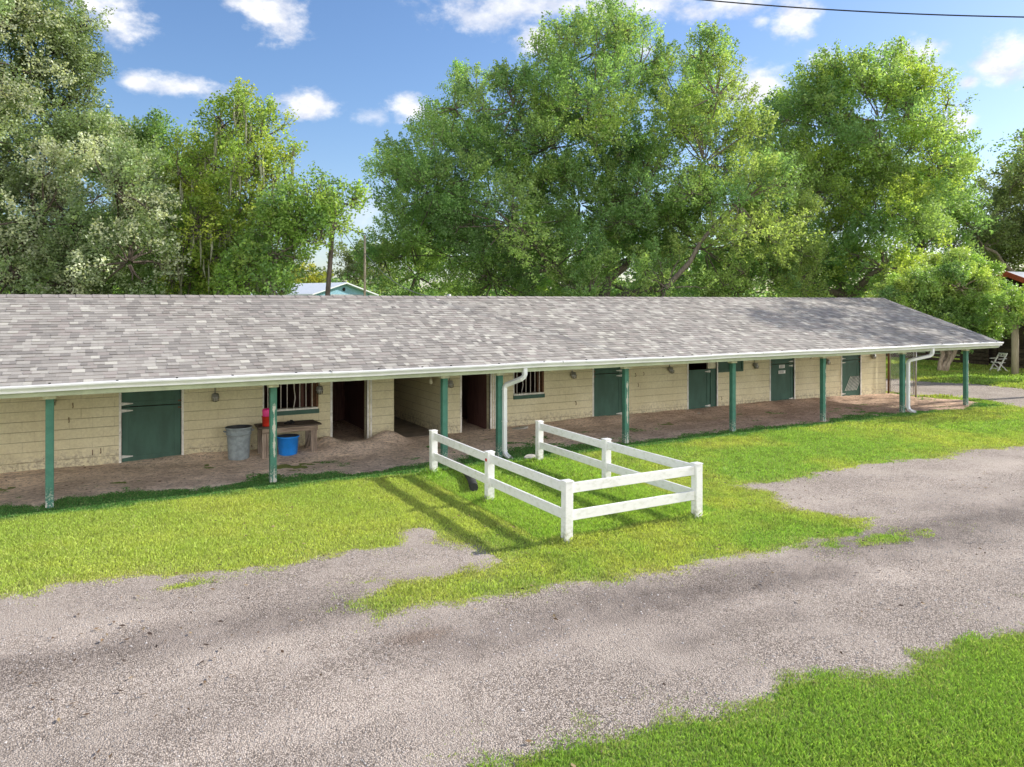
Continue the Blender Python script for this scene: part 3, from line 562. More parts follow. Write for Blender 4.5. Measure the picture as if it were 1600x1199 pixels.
# wall lamps: conduit, box, glass jar with guard
def lamp(u, z, tilt=0, y=WV):
    root = MB(); root.tube([(u, y - .03, 3.0), (u, y - .03, z + .10)], .011, 8); root.lathe([(.0, .12), (.055, .12), (.075, .10), (.078, .05), (.085, .045), (.085, .02)], (u, y - .07, z), 14)
    root.box(u - .035, u + .035, y - .05, y - .001, z + .04, z + .12)
    o = P(root, 'wall_lamp', 'metal'); g = MB(); g.lathe([(.06, .03), (.066, .0), (.06, -.03), (.035, -.05), (0, -.055)], (u + tilt, y - .07, z), 14); g.build('lamp_glass', LG, o)
    h = MB()
    for k in range(4):
        t = k * pi / 4; h.tube([(u + tilt + .075 * cos(t), y - .07 + .075 * sin(t), z + .035), (u + tilt + .072 * cos(t), y - .07 + .072 * sin(t), z - .05), (u + tilt, y - .07, z - .07), (u + tilt - .072 * cos(t), y - .07 - .072 * sin(t), z - .05), (u + tilt - .075 * cos(t), y - .07 - .075 * sin(t), z + .035)], .004, 5)
    h.build('lamp_guard', 'dark', o)
b = NB('dusty_jar_glass'); b.col((.5, .5, .45)); b.p.inputs['Roughness'].default_value = .25; b.p.inputs['Transmission Weight'].default_value = .3; LG = b.mat
for u, z, ti in ((-.72, 1.38, 0), (2.37, 1.27, 0), (4.67, 1.30, 0), (8.02, 1.27, .02), (11.78, 1.32, .03), (15.29, 1.31, .05), (18.85, 1.30, .04), (22.29, 1.29, .05), (24.76, 1.40, .03)): lamp(u, z, ti)
# trim boards by the openings
w = MB()
def trim(u0, u1, z1=2.15, z0=-.05, pr=.018): w.box(u0, u1, WV - pr, WV + .05, z0, z1)
for a, b_ in ((.53, 1.69), (12.52, 13.56), (16.05, 17.22), (19.6, 20.72), (23.13, 24.12)): trim(a - .045, a); trim(b_, b_ + .045)
trim(4.94, 4.99); trim(5.84, 5.89); trim(5.92, 5.96); trim(7.79, 7.83, 2.3); trim(8.33, 8.37); trim(9.20, 9.25); trim(9.28, 9.31); trim(9.34, 9.37)
PE(w, 'door_trim', 'white')
# Dutch doors
def leaf(parent, a, b_, z0, z1, y, name, hinge_left, low):
    m_ = MB(); f = .13 if low else .1
    m_.box(a + .01, b_ - .01, y + .012, y + .045, z0, z1)
    m_.box(a + .01, a + .01 + f, y, y + .012, z0, z1); m_.box(b_ - .01 - f, b_ - .01, y, y + .012, z0, z1)
    m_.box(a + .01 + f, b_ - .01 - f, y, y + .012, z0, z0 + f); m_.box(a + .01 + f, b_ - .01 - f, y, y + .012, z1 - f, z1)
    o = P(m_, name, 'door', bevel=.003)
    h = MB(); L_ = .24; sgn = 1 if hinge_left else -1; x0 = a - .02 if hinge_left else b_ + .02
    for z in ((z0 + .12, z1 - .07) if low else (z0 + .06,)):
        h.add([(x0 + sgn * dx, y - q, z + e) for q in (0, .008) for dx, e in ((0, -.035), (.06, -.03), (L_, -.008), (L_, .008), (.06, .03), (0, .035))],
              [(0, 1, 2, 3, 4, 5), (11, 10, 9, 8, 7, 6)] + [(i, i + 6, (i + 1) % 6 + 6, (i + 1) % 6) for i in range(6)])
    h.each('hinge', 'strap', o)
    g = MB(); xl = b_ if hinge_left else a; z = z1 - .06 if low else z0 + .07
    g.box(xl - .07 if hinge_left else xl - .04, xl + .04 if hinge_left else xl + .07, y - .022, y - .003, z - .016, z + .016); g.tube([(xl + .02, y - .03, z - .04), (xl + .02, y - .03, z + .04)], .009, 6)
    g.build('latch', 'rust', o)
    return o
def dutch(a, b_, split, hl, top=True, dy=.03):
    dl = leaf(ST, a, b_, .03, split - .008, WV + dy, 'lower_door', hl, True)
    if top: leaf(ST, a, b_, split + .008, 2.14, WV + dy, 'upper_door', hl, False)
    return dl
dutch(.53, 1.69, 1.19, True); dutch(12.52, 13.56, 1.33, False); dutch(16.05, 16.98, 1.30, False, False); d4 = dutch(19.6, 20.72, 1.33, False); d5 = dutch(23.13, 24.12, 1.33, True, True, .02)
w = MB(); w.box(16.98, 17.05, WV + .01, WV + .08, -.05, 1.3); P(w, 'door_stile', 'door'); w = MB(); w.box(16.88, 17.2, WV + .02, WV + .09, 1.31, 2.15); P(w, 'door_jamb', 'cream')
w = MB(); w.box(17.05, 17.22, WV + .03, WV + .08, -.05, 1.30); P(w, 'door_board', 'door')
for z, hw in ((1.245, .13), (1.06, .16)):      # notices on the fourth door
    s_ = MB(); s_.box(20.16 - hw, 20.16 + hw, WV + .016, WV + .022, z - .055, z + .055); o = s_.build('door_sign', 'sign', d4); t_ = MB()
    for q in (-1, 0, 1): t_.box(20.16 - hw * .75, 20.16 + hw * random.uniform(.4, .75), WV + .0135, WV + .0155, z + q * .028 - .005, z + q * .028 + .005)
    s_ = None; t_.build('sign_print', 'ink', d4)
w = MB()
for k in range(9): w.bar((23.33 + k * .075, WV + .018, .25), (23.33 + k * .075 + .30, WV + .018, .25 + .5), .018, .006, up=(0, 1, 0))
w.each('lattice_slat', 'white', d5)
# wooden shutter beside the half open stall door
w = MB(); w.box(17.24, 18.38, WV + .03, WV + .06, 1.17, 2.1); w.box(17.24, 18.38, WV + .0, WV + .03, 1.17, 1.24)
for x in (17.24, 17.78, 18.31): w.box(x, x + .07, WV + .0, WV + .03, 1.24, 2.1)
P(w, 'shutter', 'door', bevel=.003)
# barred windows
def window(a, b_, z0, z1, n, bent):
    m_ = MB(); m_.box(a - .03, b_ + .05, WV - .04, WV + .02, z0 - .14, z0 - .035); fr = P(m_, 'window', 'door', bevel=.003)
    s_ = MB(); s_.box(a - .035, b_ + .01, WV - .05, WV + .1, z0 - .035, z0 + .005); s_.box(a - .03, a, WV - .012, WV + .1, z0, z1); s_.build('window_sill', 'white', fr)
    f2 = MB(); f2.box(b_ - .02, b_ + .035, WV - .02, WV + .1, z0 + .005, z1); f2.box(b_ - .12, b_ - .02, WV + .08, WV + .12, z0, z1); f2.build('window_frame', 'rust' if bent else 'cream', fr)
    for k in range(n):
        x = a + (k + .6) * (b_ - a - .05) / n; g = MB()
        if k == bent: g.tube([(x, WV + .0, z0), (x + .035, WV - .02, z0 + .25), (x + .01, WV - .03, z0 + .45), (x - .01, WV, z1)], .011, 6)
        else: g.tube([(x, WV, z0), (x, WV, z1)], .011, 6)
        g.build('window_bar', 'bars', fr)
    g = MB(); g.bar((a, WV - .012, z0 + .60), (b_, WV - .012, z0 + .62), .02, .025); g.build('cross_bar', 'bars', fr)
    return fr
window(3.42, 4.62, .93, 1.95, 8, 4); window(9.93, 10.82, .92, 1.95, 6, 1)
# cleats, hooks, number plate, notice strip
w = MB()
for u, z in ((-.35, 1.29), (-.42, 1.0), (.15, .32), (.0, .30), (11.9, .55), (14.0, 1.25), (14.3, 1.27), (14.1, .95), (21.5, 1.5), (17.4, .35)):
    w.tube([(u, WV - .001, z + .05), (u, WV - .04, z + .03), (u + .005, WV - .045, z - .02), (u, WV - .01, z - .05)], .008, 5)
PE(w, 'tie_hook', 'rust')
w = MB(); w.box(4.83, 4.92, WV - .012, WV - .001, 1.58, 1.64); P(w, 'number_plate', 'cream'); w = MB(); w.box(6.02, 6.45, WV - .012, WV - .001, 1.76, 1.82); P(w, 'notice_strip', 'cream')
w = MB(); w.tube([(7.66, WV + .35, 2.4), (7.66, WV + .35, 1.42)], .01, 6); w.lathe([(0, .42), (.04, .40), (.055, .32), (.03, .28), (.0, .27)], (7.66, WV + .35, 1.0), 10); P(w, 'passage_light', 'cream')
# ------------------------------------------------------------------ vinyl pen
PEN = empty('pen_fence', (7.08, 11.45, 0), 'white two-rail vinyl fence making a three-sided pen on the grass', 'fence')
def pl(o): o.location = -Vector(PEN.location); return o
for px, py in PENPOSTS:
    m_ = MB(); m_.box(-.0635, .0635, -.0635, .0635, -.1, .865); o = m_.build('post', 'vinyl', PEN, Vector((px, py, 0)) - Vector(PEN.location), bevel=.008)
    o.rotation_euler = (random.uniform(-.012, .012), random.uniform(-.012, .012), 0)
    c = MB(); c.box(-.071, .071, -.071, .071, .862, .880); c.add([(-.071, -.071, .88), (.071, -.071, .88), (.071, .071, .88), (-.071, .071, .88), (0, 0, .892)], [(0, 1, 4), (1, 2, 4), (2, 3, 4), (3, 0, 4)]); c.build('post_cap', 'vinyl', o, bevel=.003)
def rail(p, q, z): m_ = MB(); m_.bar((*p, z), (*q, z + random.uniform(-.012, .012)), .038, .145); pl(m_.build('rail', 'vinyl', PEN, bevel=.007))
for z in (.765, .375):
    for px in (PX0, PX1):
        rail((px, PYS[0] - .06), (px, PYS[1] + .06), z); rail((px, PYS[1] - .06), (px, PYS[2] + .06), z)
    rail((PX0 + .06, PYS[2]), (PX1 - .06, PYS[2]), z)
m_ = MB(); m_.lathe([(0, .006), (.028, .006), (.03, 0)], (0, 0, 0), 14); rd = m_.build('reflector', 'red', PEN, Vector((PX0 - .066, PYS[1] - .01, .74)) - Vector(PEN.location)); rd.rotation_euler = (0, -pi / 2, 0)
rd['label'] = 'small round red reflector on the middle post'
# corrugated pipe in the grass
pts = []; rs = []
for k in range(60):
    t = k / 59; pts.append((6.42 - .42 * t + .1 * sin(t * 4), 14.1 - 1.95 * t, .105 + .015 * sin(t * 9))); rs.append(.072 + (.008 if k % 2 else 0))
m_ = MB(); m_.tube(pts, rs, 10); tag(m_.build('drain_pipe', 'pipe'), 'black corrugated drain pipe lying in the grass along the left side of the white pen', 'pipe')
# ------------------------------------------------------------------ things under the eave
can = empty('trash_can', (2.76, 17.2, .02), 'grey round plastic trash can standing against the stable wall', 'trash can')
m_ = MB(); m_.lathe([(.0, .0), (.20, .0), (.215, .02), (.24, .50), (.245, .53), (.262, .535), (.262, .555), (.25, .56), (.258, .66), (.275, .665), (.28, .68), (.275, .695)], n=32); m_.build('body', 'bin', can)
m_ = MB(); m_.lathe([(.274, .694), (.262, .694), (.245, .66), (.20, .03), (0, .03)], n=32); m_.build('inside', 'bin_in', can)
for s in (-1, 1):
    m_ = MB(); m_.tube([(s * .25, -.07, .60), (s * .30, -.06, .615), (s * .30, .06, .615), (s * .25, .07, .60)], .013, 6); m_.build('handle', 'bin', can)
bench = empty('work_bench', (3.76, 17.25, 0), 'rough weathered timber bench under the barred window', 'bench')
def bl(o): o.location = -Vector(bench.location); return o
for k in range(3): m_ = MB(); m_.box(3.12 + .01 * k, 4.48 - .015 * k, 16.93 + k * .215, 17.135 + k * .215, .66, .695); bl(m_.build('top_plank', 'bench_top', bench, bevel=.006))
for x, y in ((3.25, 17.0), (4.30, 17.0), (3.25, 17.5), (4.30, 17.5)):
    m_ = MB(); m_.box(x - .045, x + .045, y - .02, y + .02, 0, .66); m_.box(x + .046, x + .085, y - .045, y + .045, 0, .62); bl(m_.build('leg', 'bench_leg', bench, bevel=.005))
m_ = MB(); m_.box(3.2, 4.4, 16.94, 16.975, .55, .655); bl(m_.build('apron', 'bench', bench, bevel=.004)); m_ = MB(); m_.box(3.2, 4.4, 17.53, 17.565, .55, .655); bl(m_.build('apron', 'bench', bench, bevel=.004))
m_ = MB(); m_.bar((3.3, 17.0, .02), (3.3, 17.5, .5), .04, .08); bl(m_.build('brace', 'bench_leg', bench)); m_ = MB(); m_.bar((4.26, 17.5, .05), (4.26, 17.05, .45), .04, .08); bl(m_.build('brace', 'bench_leg', bench))
tub = empty('feed_tub', (3.80, 17.2, .02), 'bright blue round plastic tub on the dirt under the bench', 'tub')
m_ = MB(); m_.lathe([(.0, .0), (.19, .0), (.20, .02), (.232, .38), (.25, .385), (.25, .41), (.24, .415)], n=28); m_.build('body', 'blue', tub)
m_ = MB(); m_.lathe([(.24, .414), (.225, .40), (.20, .22), (0, .22)], n=28); m_.build('inside', 'blue_in', tub)
for t in (-.5, 2.6): m_ = MB(); m_.tube([(.24 * cos(t - .15), .24 * sin(t - .15), .38), (.27 * cos(t - .1), .27 * sin(t - .1), .32), (.27 * cos(t + .1), .27 * sin(t + .1), .32), (.24 * cos(t + .15), .24 * sin(t + .15), .38)], .009, 6); m_.build('handle', 'pole_pale', tub)
bk = empty('bucket', (3.33, 17.12, .695), 'red plastic bucket standing on the left end of the bench', 'bucket')
m_ = MB(); m_.lathe([(0, 0), (.085, 0), (.09, .01), (.105, .20), (.112, .205), (.112, .22)], n=20); m_.build('body', 'red', bk); m_ = MB(); m_.lathe([(.111, .219), (.10, .2), (.085, .03), (0, .03)], n=20); m_.build('inside', 'red', bk)
sc_ = MB(); sc_.lathe([(0, .0), (.07, .0), (.088, .18), (.10, .30), (.085, .34), (.03, .355), (0, .355)], n=18); tag(sc_.build('pitcher', 'pink', None, (3.33, 17.12, .73)), 'shiny pink plastic pitcher upside down in the red bucket', 'pitcher')
gv = MB()
for k in range(9):
    a = random.uniform(0, 6.3); r_ = random.uniform(.03, .12); gv.tube([(0, 0, .02), (r_ * .6 * cos(a), r_ * .6 * sin(a), .05), (r_ * 1.4 * cos(a), r_ * .8 * sin(a), .015)], [.035, .03, .018], 7)
tag(gv.build('rag', 'cloth', None, (3.86, 17.2, .695)), 'crumpled black rag lying on top of the bench', 'rag')
def slab(name, x, y, sx, sy, h, rz, label, seed):
    r = random.Random(seed); n = 9; m_ = MB(); ring = [(cos(2 * pi * k / n) * sx * r.uniform(.8, 1.15), sin(2 * pi * k / n) * sy * r.uniform(.8, 1.15)) for k in range(n)]
    vs = [(a, b_, 0) for a, b_ in ring] + [(a * .93, b_ * .93, h + r.uniform(-.008, .008)) for a, b_ in ring]
    m_.add(vs, [tuple(range(n, 2 * n))] + [(k, (k + 1) % n, (k + 1) % n + n, k + n) for k in range(n)]); o = m_.build(name, 'slab', None, (x, y, .015), bevel=.008); o.rotation_euler = (r.uniform(-.06, .06), r.uniform(-.06, .06), rz)
    return tag(o, label, 'stone', 'stone slabs along the stable')
slab('stone_slab', 15.35, 17.68, .32, .16, .07, .1, 'larger flat pale stone against the wall left of the half open door', 3)
slab('stone_slab', 15.75, 17.42, .33, .13, .05, -.1, 'flat pale stone overlapping in front of the stone at the half open door', 4)
slab('stone_slab', 8.35, 14.32, .17, .13, .035, .3, 'small flat stone in grass at the foot of the nearer downspout', 5)
slab('stone_slab', 9.9, 17.55, .30, .14, .06, .2, 'broken pale stone rubble against the wall under the second barred window', 6)
# chain link gate at the end of the building
gt = empty('chain_link_gate', (25.7, 17.4, 0), 'chain link gate panel with rusty frame at the far end of the stable', 'gate')
def gl(o): o.location = -Vector(gt.location); return o
for n_, (x, y), mt, r_ in (('hinge_post', (25.66, 17.86), 'rust', .035), ('latch_post', (25.72, 16.84), 'metal', .033)): m_ = MB(); m_.tube([(x, y, -.1), (x, y, 2.25)], r_, 10); gl(m_.build(n_, mt, gt))
m_ = MB(); m_.tube([(25.67, 17.80, .1), (25.67, 17.80, 2.1), (25.72, 16.92, 2.1), (25.72, 16.92, .1), (25.67, 17.80, .1)], .014, 6); gl(m_.build('frame', 'metal', gt))
m_ = MB(); h = 2.0; wd = .88; s = .09
def wire(a0, b0, a1, b1): m_.tube([(25.67 + .05 * a0 / wd, 17.80 - a0, .1 + b0), (25.67 + .05 * a1 / wd, 17.80 - a1, .1 + b1)], .0035, 4, cap=False)
k = -wd
while k < h:
    a0 = max(0, -k); b0 = k + a0; a1 = min(wd, h - k); b1 = k + a1
    if a1 > a0: wire(a0, b0, a1, b1); wire(wd - a0, b0, wd - a1, b1)
    k += s
gl(m_.build('mesh', 'metal', gt))
# ------------------------------------------------------------------ background structures on the right
def boards(p, q, z0, z1, bh, gap, mats_, post_every, name, label, thick=.05, rough=.01):
    p = Vector((*p, 0)); q = Vector((*q, 0)); L_ = (q - p).length; d = (q - p) / L_; nrm = Vector((d.y, -d.x, 0))
    e = empty(name, tuple(p), label, 'fence' if 'fence' in name else 'wall'); loc = Vector(e.location)
    z = z0; k = 0
    while z + bh <= z1 + .01:
        m_ = MB(); a = 0
        while a < L_:
            b_ = min(L_, a + random.uniform(2.2, 3.4)); o = nrm * random.uniform(-rough, rough); dz_ = random.uniform(-.02, .02)
            m_.bar(p + d * a + o + Vector((0, 0, z + bh / 2 + dz_)), p + d * (b_ - .02) + o + Vector((0, 0, z + bh / 2 + random.uniform(-.02, .02))), thick, bh * random.uniform(.85, 1)); a = b_
        m_.build('board', random.choice(mats_), e, -loc); z += bh + gap; k += 1
    a = 0
    while a <= L_:
        m_ = MB(); pp = p + d * a + nrm * (thick + .02); m_.bar(pp + Vector((0, 0, -.1)), pp + Vector((0, 0, z1 + random.uniform(0, .12))), .13, .13); m_.build('post', mats_[0], e, -loc); a += post_every
    return e
boards((43.0, 31.5), (41.3, 23.0), .05, 1.55, .19, .035, ['barn_wood', 'barn_wood2'], 2.4, 'board_fence', 'dark weathered horizontal board fence across the grass beyond the stable')
boards((41.0, 22.4), (39.6, 15.0), .0, 2.15, .20, .01, ['barn_wood', 'barn_wood', 'barn_wood2'], 3.2, 'timber_wall', 'tall dark wall of stacked rough timbers behind the white chair', .12, .035)
boards((48, 60), (24, 66), .0, 1.5, .15, .12, ['barn_wood2', 'barn_wood'], 3, 'paddock_fence', 'distant paddock fence seen beyond the trees')
sh = empty('shed', (46, 23, 0), 'dark timber shed with red fascia and grey tin roof', 'shed'); loc = Vector(sh.location)
m_ = MB(); ax, az_ = 22.2, 4.95
for y0, y1 in ((19.3, 25.1),): m_.box(42.3, 50, y0, y1, 0, 3.6)
m_.add([(42.3, 19.3, 3.6), (42.3, 25.1, 3.6), (42.3, ax, az_ - .25)], [(0, 1, 2)]); m_.build('walls', 'barn_wood', sh, -loc)
m_ = MB()
for s in (-1, 1): m_.add([(x, ax + s * yy, az_ - yy * .42 + dz_) for x in (41.5, 50.5) for yy, dz_ in ((0, .03), (3.3, .03), (3.3, -.02), (0, -.02))], [(0, 1, 2, 3), (7, 6, 5, 4), (0, 4, 5, 1), (1, 5, 6, 2), (2, 6, 7, 3)])
m_.build('roof', 'tin', sh, -loc)
m_ = MB()
for s in (-1, 1): m_.add([(x, ax + s * yy, az_ - yy * .42 + dz_) for x in (41.44, 41.49) for yy, dz_ in ((0, .04), (3.32, .04), (3.32, -.24), (0, -.24))], [(0, 1, 2, 3), (7, 6, 5, 4), (0, 4, 5, 1), (1, 5, 6, 2), (2, 6, 7, 3)])
m_.build('fascia', 'red_trim', sh, -loc)
pp = MB(); pp.tube([(0, 0, -.2), (0, 0, 1.6), (.01, 0, 3.1)], [.155, .15, .14], 14); tag(pp.build('timber_pole', 'pole_pale', None, (37.33, 19.6, 0)), 'thick pale round timber pole standing right of the white chair', 'pole')
# folding white chair
ch = empty('folding_chair', (38.6, 21.0, 0), 'white weathered wooden folding chair standing on the grass before the dark timber wall', 'chair')
ch.rotation_euler = (0, 0, -2.0)
def cb(name, *segs):
    m_ = MB()
    for p, q, w_, h_ in segs: m_.bar(p, q, w_, h_)
    return m_.build(name, 'white', ch)
for s in (-.26, .26):
    cb('leg', ((s, -.30, 0), (s, .22, .92), .045, .05)); cb('leg', ((s * .85, .30, 0), (s * .85, -.22, .50), .04, .045))
cb('backrest', ((-.26, .20, .88), (.26, .20, .88), .04, .08), ((-.26, .14, .76), (.26, .14, .76), .04, .05), ((-.1, .17, .76), (-.1, .2, .88), .04, .03), ((.1, .17, .76), (.1, .2, .88), .04, .03))
cb('seat', *[((-.24, -.22 + k * .11, .46), (.24, -.22 + k * .11, .46), .09, .025) for k in range(4)]); cb('armrest', ((-.30, -.24, .64), (-.30, .16, .66), .07, .025)); cb('armrest', ((.30, -.24, .64), (.30, .16, .66), .07, .025))
cb('stretcher', ((-.24, -.2, .17), (.24, -.2, .17), .03, .04))
# blue house behind
hp = at(537, 472, 74); hs = empty('blue_house', (hp[0], hp[1], 0), 'pale blue house with white metal gable roof beyond the stable ridge', 'house'); hs.rotation_euler = (0, 0, radians(24))
W2, AP, EA, LN = 3.4, 5.3, 4.3, 9
m_ = MB(); m_.add([(x, y, z) for y in (0, LN) for x, z in ((-W2, 0), (W2, 0), (W2, EA), (0, AP - .12), (-W2, EA))], [(0, 1, 2, 3, 4), (9, 8, 7, 6, 5), (0, 4, 9, 5), (1, 6, 7, 2)]); m_.build('wall', 'blue_wall', hs)
m_ = MB()
for s in (-1, 1): m_.add([(s * a, y, z) for y in (-.5, LN + .5) for a, z in ((0, AP), (W2 + .7, EA - .16), (W2 + .7, EA - .28), (0, AP - .12))], [(0, 1, 2, 3), (7, 6, 5, 4), (0, 4, 5, 1), (1, 5, 6, 2), (2, 6, 7, 3)])
rf_ = m_.build('roof', 'roof_white', hs)
m_ = MB(); m_.lathe([(0, 0), (.16, 0), (.18, .03), (.0, .03)], n=16); v_ = m_.build('gable_vent', 'dark', hs, (0, -.03, 4.62)); v_.rotation_euler = (pi / 2, 0, 0)
m_ = MB(); m_.box(-1.6, 2.4, -.04, -.003, 3.2, 4.12); m_.build('window_band', 'metal', hs)
# poles and wires
def pole(name, x0, y0, x1, y1, t, r, mat, label):
    a = Vector(at(x0, y0, t)); b_ = Vector(at(x1, y1, t)); k = a.z / (b_.z - a.z); base = a - (b_ - a) * k; m_ = MB()
    m_.tube([(0, 0, -.2), tuple((a - base)), tuple(b_ - base)], [r * 1.15, r, r * .85], 10); return tag(m_.build(name, mat, None, base), label, 'pole')
p1 = pole('utility_pole', 512, 460, 521, 345, 30, .10, 'pole_dark', 'dark leaning wooden utility pole rising above the stable ridge')
p2 = pole('utility_pole', 570, 460, 570, 368, 32, .055, 'pole_pale', 'thin pale straight pole standing before the blue house')
def cable(name, A, B, sagz, r, label, mat='dark', n=24):
    A = Vector(A); B = Vector(B); pts = []
    for i in range(n + 1):
        t = i / n; p = A.lerp(B, t); p.z -= sagz * 4 * t * (1 - t); pts.append(tuple(p - A))
    m_ = MB(); m_.tube(pts, r, 6); return tag(m_.build(name, mat, None, tuple(A)), label, 'cable')
cable('power_line', at(900, -22, 27), at(1760, 28, 23), .3, .023, 'black overhead power line crossing the upper right sky')
cable('power_line', at(521, 341, 30), at(572, 366, 32), .1, .022, 'thin black line running from the leaning pole to the pale pole')
cable('guy_wire', at(535, 360, 30), at(560, 395, 31), .02, .012, 'short thin wire slanting down left of the pale pole')
cable('power_line', at(570, 395, 32), at(700, 463, 26), .55, .014, 'grey cable sagging from the pale pole down behind the stable ridge', 'metal')
vp = MB(); vp.tube([(0, 0, 0), (0, 0, .32)], .04, 10); vp.lathe([(.06, .30), (.065, .38), (.03, .42), (0, .42)], n=10); 
vv = vp.build('vent_pipe', 'metal', ST); vv.location = Vector((at(703, 460, 20.9)[0], 19.2, 3.2)) - Vector(ST.location)
# ------------------------------------------------------------------ trees
def leafcloud(cent, dirs, npc, size, spray, cols, rad, rng, colvar=.25, droop=0):
    # cent (n,3) clump starts, dirs (n,3) unit spray direction; npc leaves per clump
    n = len(cent); t = rng.random((n, npc)) ** .8; off = rng.normal(0, 1, (n, npc, 3)); off *= (rad * (1.05 - .6 * t))[..., None]
    P_ = cent[:, None] + dirs[:, None] * (t * spray)[..., None] + off; P_[..., 2] -= droop * t ** 2
    P_ = P_.reshape(-1, 3); m = len(P_)
    a = rng.normal(0, 1, (m, 3)); a[:, 2] *= .7; a += np.repeat(dirs, npc, 0) * .5; a /= np.linalg.norm(a, axis=1)[:, None]
    b = rng.normal(0, 1, (m, 3)); b[:, 2] += .0; b = np.cross(a, b); b /= np.linalg.norm(b, axis=1)[:, None] + 1e-9
    L_ = (size * rng.uniform(.6, 1.3, m))[:, None]; Wd = L_ * .30
    v = np.stack([P_ - a * L_ * .5, P_ + b * Wd, P_ + a * L_ * .5, P_ - b * Wd], 1).reshape(-1, 3); f = np.arange(m * 4).reshape(m, 4)
    c = np.repeat(cols, npc, 0) * rng.uniform(1 - colvar, 1 + colvar, (m, 1)); return v, f, np.repeat(c, 4, 0)
def tree(name, label, base_px, t, lobes, nleaf, size, pal, trunk_r, fork_z, mat='leaf', bark='bark', spray=.9, rad=.16, up=.5, npc=46, seed=1, squash=1.0, fill=.25, droop=0, moss=0, base=None, twig=.45, group=None, lean=0, stems=0, pal2=None):
    rng = np.random.default_rng(seed); rnd = random.Random(seed)
    B = Vector(at(base_px, 472, t)); B.z = 0
    if base: B = Vector(base)
    root = empty(name, tuple(B), label, 'tree', group or 'trees around and behind the stable')
    LC = []; LR = []
    for i, q in enumerate(lobes):
        x, y, r = q[:3]; dt = q[3] if len(q) > 3 else rnd.uniform(-1, 1) * max(0, (max(l[2] for l in lobes) * 2.2 - r)) / F * t * .6
        LC.append(np.array(at(x, y, t + dt))); LR.append(r / F * (t + dt))
    LC = np.array(LC); LR = np.array(LR); fork = np.array([B.x, B.y, fork_z])
    # limbs: every lobe hangs from the nearest lobe that is closer to the fork
    wd = MB(); o = np.zeros(3); tp = [tuple(Vector((0, 0, -.3))), (0, 0, .25), (rnd.uniform(-.1, .1), rnd.uniform(-.1, .1), fork_z * .5), (0, 0, fork_z)]
    tp[1] = (lean * .15, 0, .25); tp[2] = (lean * .7, -lean * .3, fork_z * .5); tp[3] = (lean, 0, fork_z); fork[0] += lean
    for k in range(stems):
        a_ = 2 * pi * k / stems + .6; c1, s1 = cos(a_), sin(a_)
        wd.tube([(c1 * .12, s1 * .12, -.1), (c1 * .22 + lean * .3, s1 * .2, .4), (c1 * .16 + lean * .8, s1 * .3, .85), (c1 * .5 + lean, s1 * .45, 1.4), (c1 * .9 + lean, s1 * .9, fork_z + 1.4)], [.14, .10, .11, .08, .05], 9)
    wd.tube(tp, [trunk_r * 1.7, trunk_r * 1.15, trunk_r, trunk_r * .85], 12); d0 = np.linalg.norm(LC - fork, axis=1); order = np.argsort(d0); nodes = [(fork, trunk_r * .75)]; Bn = np.array(B)
    for i in order:
        best = min(nodes, key=lambda nd: np.linalg.norm(LC[i] - nd[0]) + .35 * np.linalg.norm(nd[0] - fork)); a = best[0]; b = LC[i]; L_ = np.linalg.norm(b - a); r0 = min(best[1] * .8, trunk_r * .6); r1 = max(.025, r0 * .5)
        pts = []
        for k in range(5):
            q = k / 4; p = a * (1 - q) + b * q + np.array([rnd.uniform(-1, 1), rnd.uniform(-1, 1), rnd.uniform(-.3, 1)]) * L_ * .07 * (0 < k < 4); pts.append(tuple(p - Bn))
        wd.tube(pts, [r0 + (r1 - r0) * k / 4 for k in range(5)], 7, cap=False); nodes.append((b, r1))
    wgt = LR ** 2; wgt = wgt / wgt.sum(); VV = []; FF = []; CC = []; off = 0; mossp = []
    pal = np.array(pal)
    for i in range(len(LC)):
        n = max(3, int(nleaf * wgt[i] / npc)); R_ = LR[i]; rs = min(max(.46 * R_, .35), 1.3); m_ = max(3, int(3.2 * (R_ / rs) ** 2))
        su = rng.normal(0, 1, (m_, 3)); su[:, 2] += .1; su /= np.linalg.norm(su, axis=1)[:, None]; sr = R_ * rng.uniform(.5, 1.05, (m_, 1)); sc = LC[i] + su * sr * np.array([1, 1, squash]); sz = rs * rng.uniform(.6, 1.15, m_)
        sk = rng.integers(0, m_, n); u = rng.normal(0, 1, (n, 3)); u += su[sk] * .5; u[:, 2] += .35; u /= np.linalg.norm(u, axis=1)[:, None]
        rr = sz[sk] * np.where(rng.random(n) < fill, rng.uniform(.0, .6, n), rng.uniform(.65, 1.0, n)); c = sc[sk] + u * rr[:, None] * np.array([1, 1, .8])
        c[:, 2] = np.maximum(c[:, 2], .5); rr = sr[sk, 0]
        d = u * .6 + su[sk] * .5 + rng.normal(0, .3, (n, 3)); d[:, 2] += up; d /= np.linalg.norm(d, axis=1)[:, None]; u = su[sk]
        for j in range(m_):
            e0 = LC[i] + su[j] * sr[j] * .15; wd.tube([tuple(e0 - Bn), tuple((e0 * .5 + sc[j] * .5) - Bn + rng.normal(0, .06, 3)), tuple(sc[j] - Bn)], [.045, .035, .022], 5, cap=False)
        cs_ = pal[rng.integers(0, len(pal), m_)] * rng.uniform(.8, 1.2, (m_, 1)); cols = cs_[sk] * rng.uniform(.85, 1.15, (n, 1))
        if pal2 is not None:  # sunlit right side of the crown painted as a yellower palette
            q2 = np.clip((lobes[i][0] - pal2[1]) / (pal2[2] - pal2[1]), 0, 1) + rng.uniform(-.35, .35, m_); cols = np.where((q2[sk] > .5)[:, None], np.array(pal2[0])[None] * rng.uniform(.8, 1.2, (n, 1)), cols)
        v, f, cc = leafcloud(c, d, npc, size, spray, cols, rad, rng, droop=droop); VV.append(v); FF.append(f + off); CC.append(cc); off += len(v)
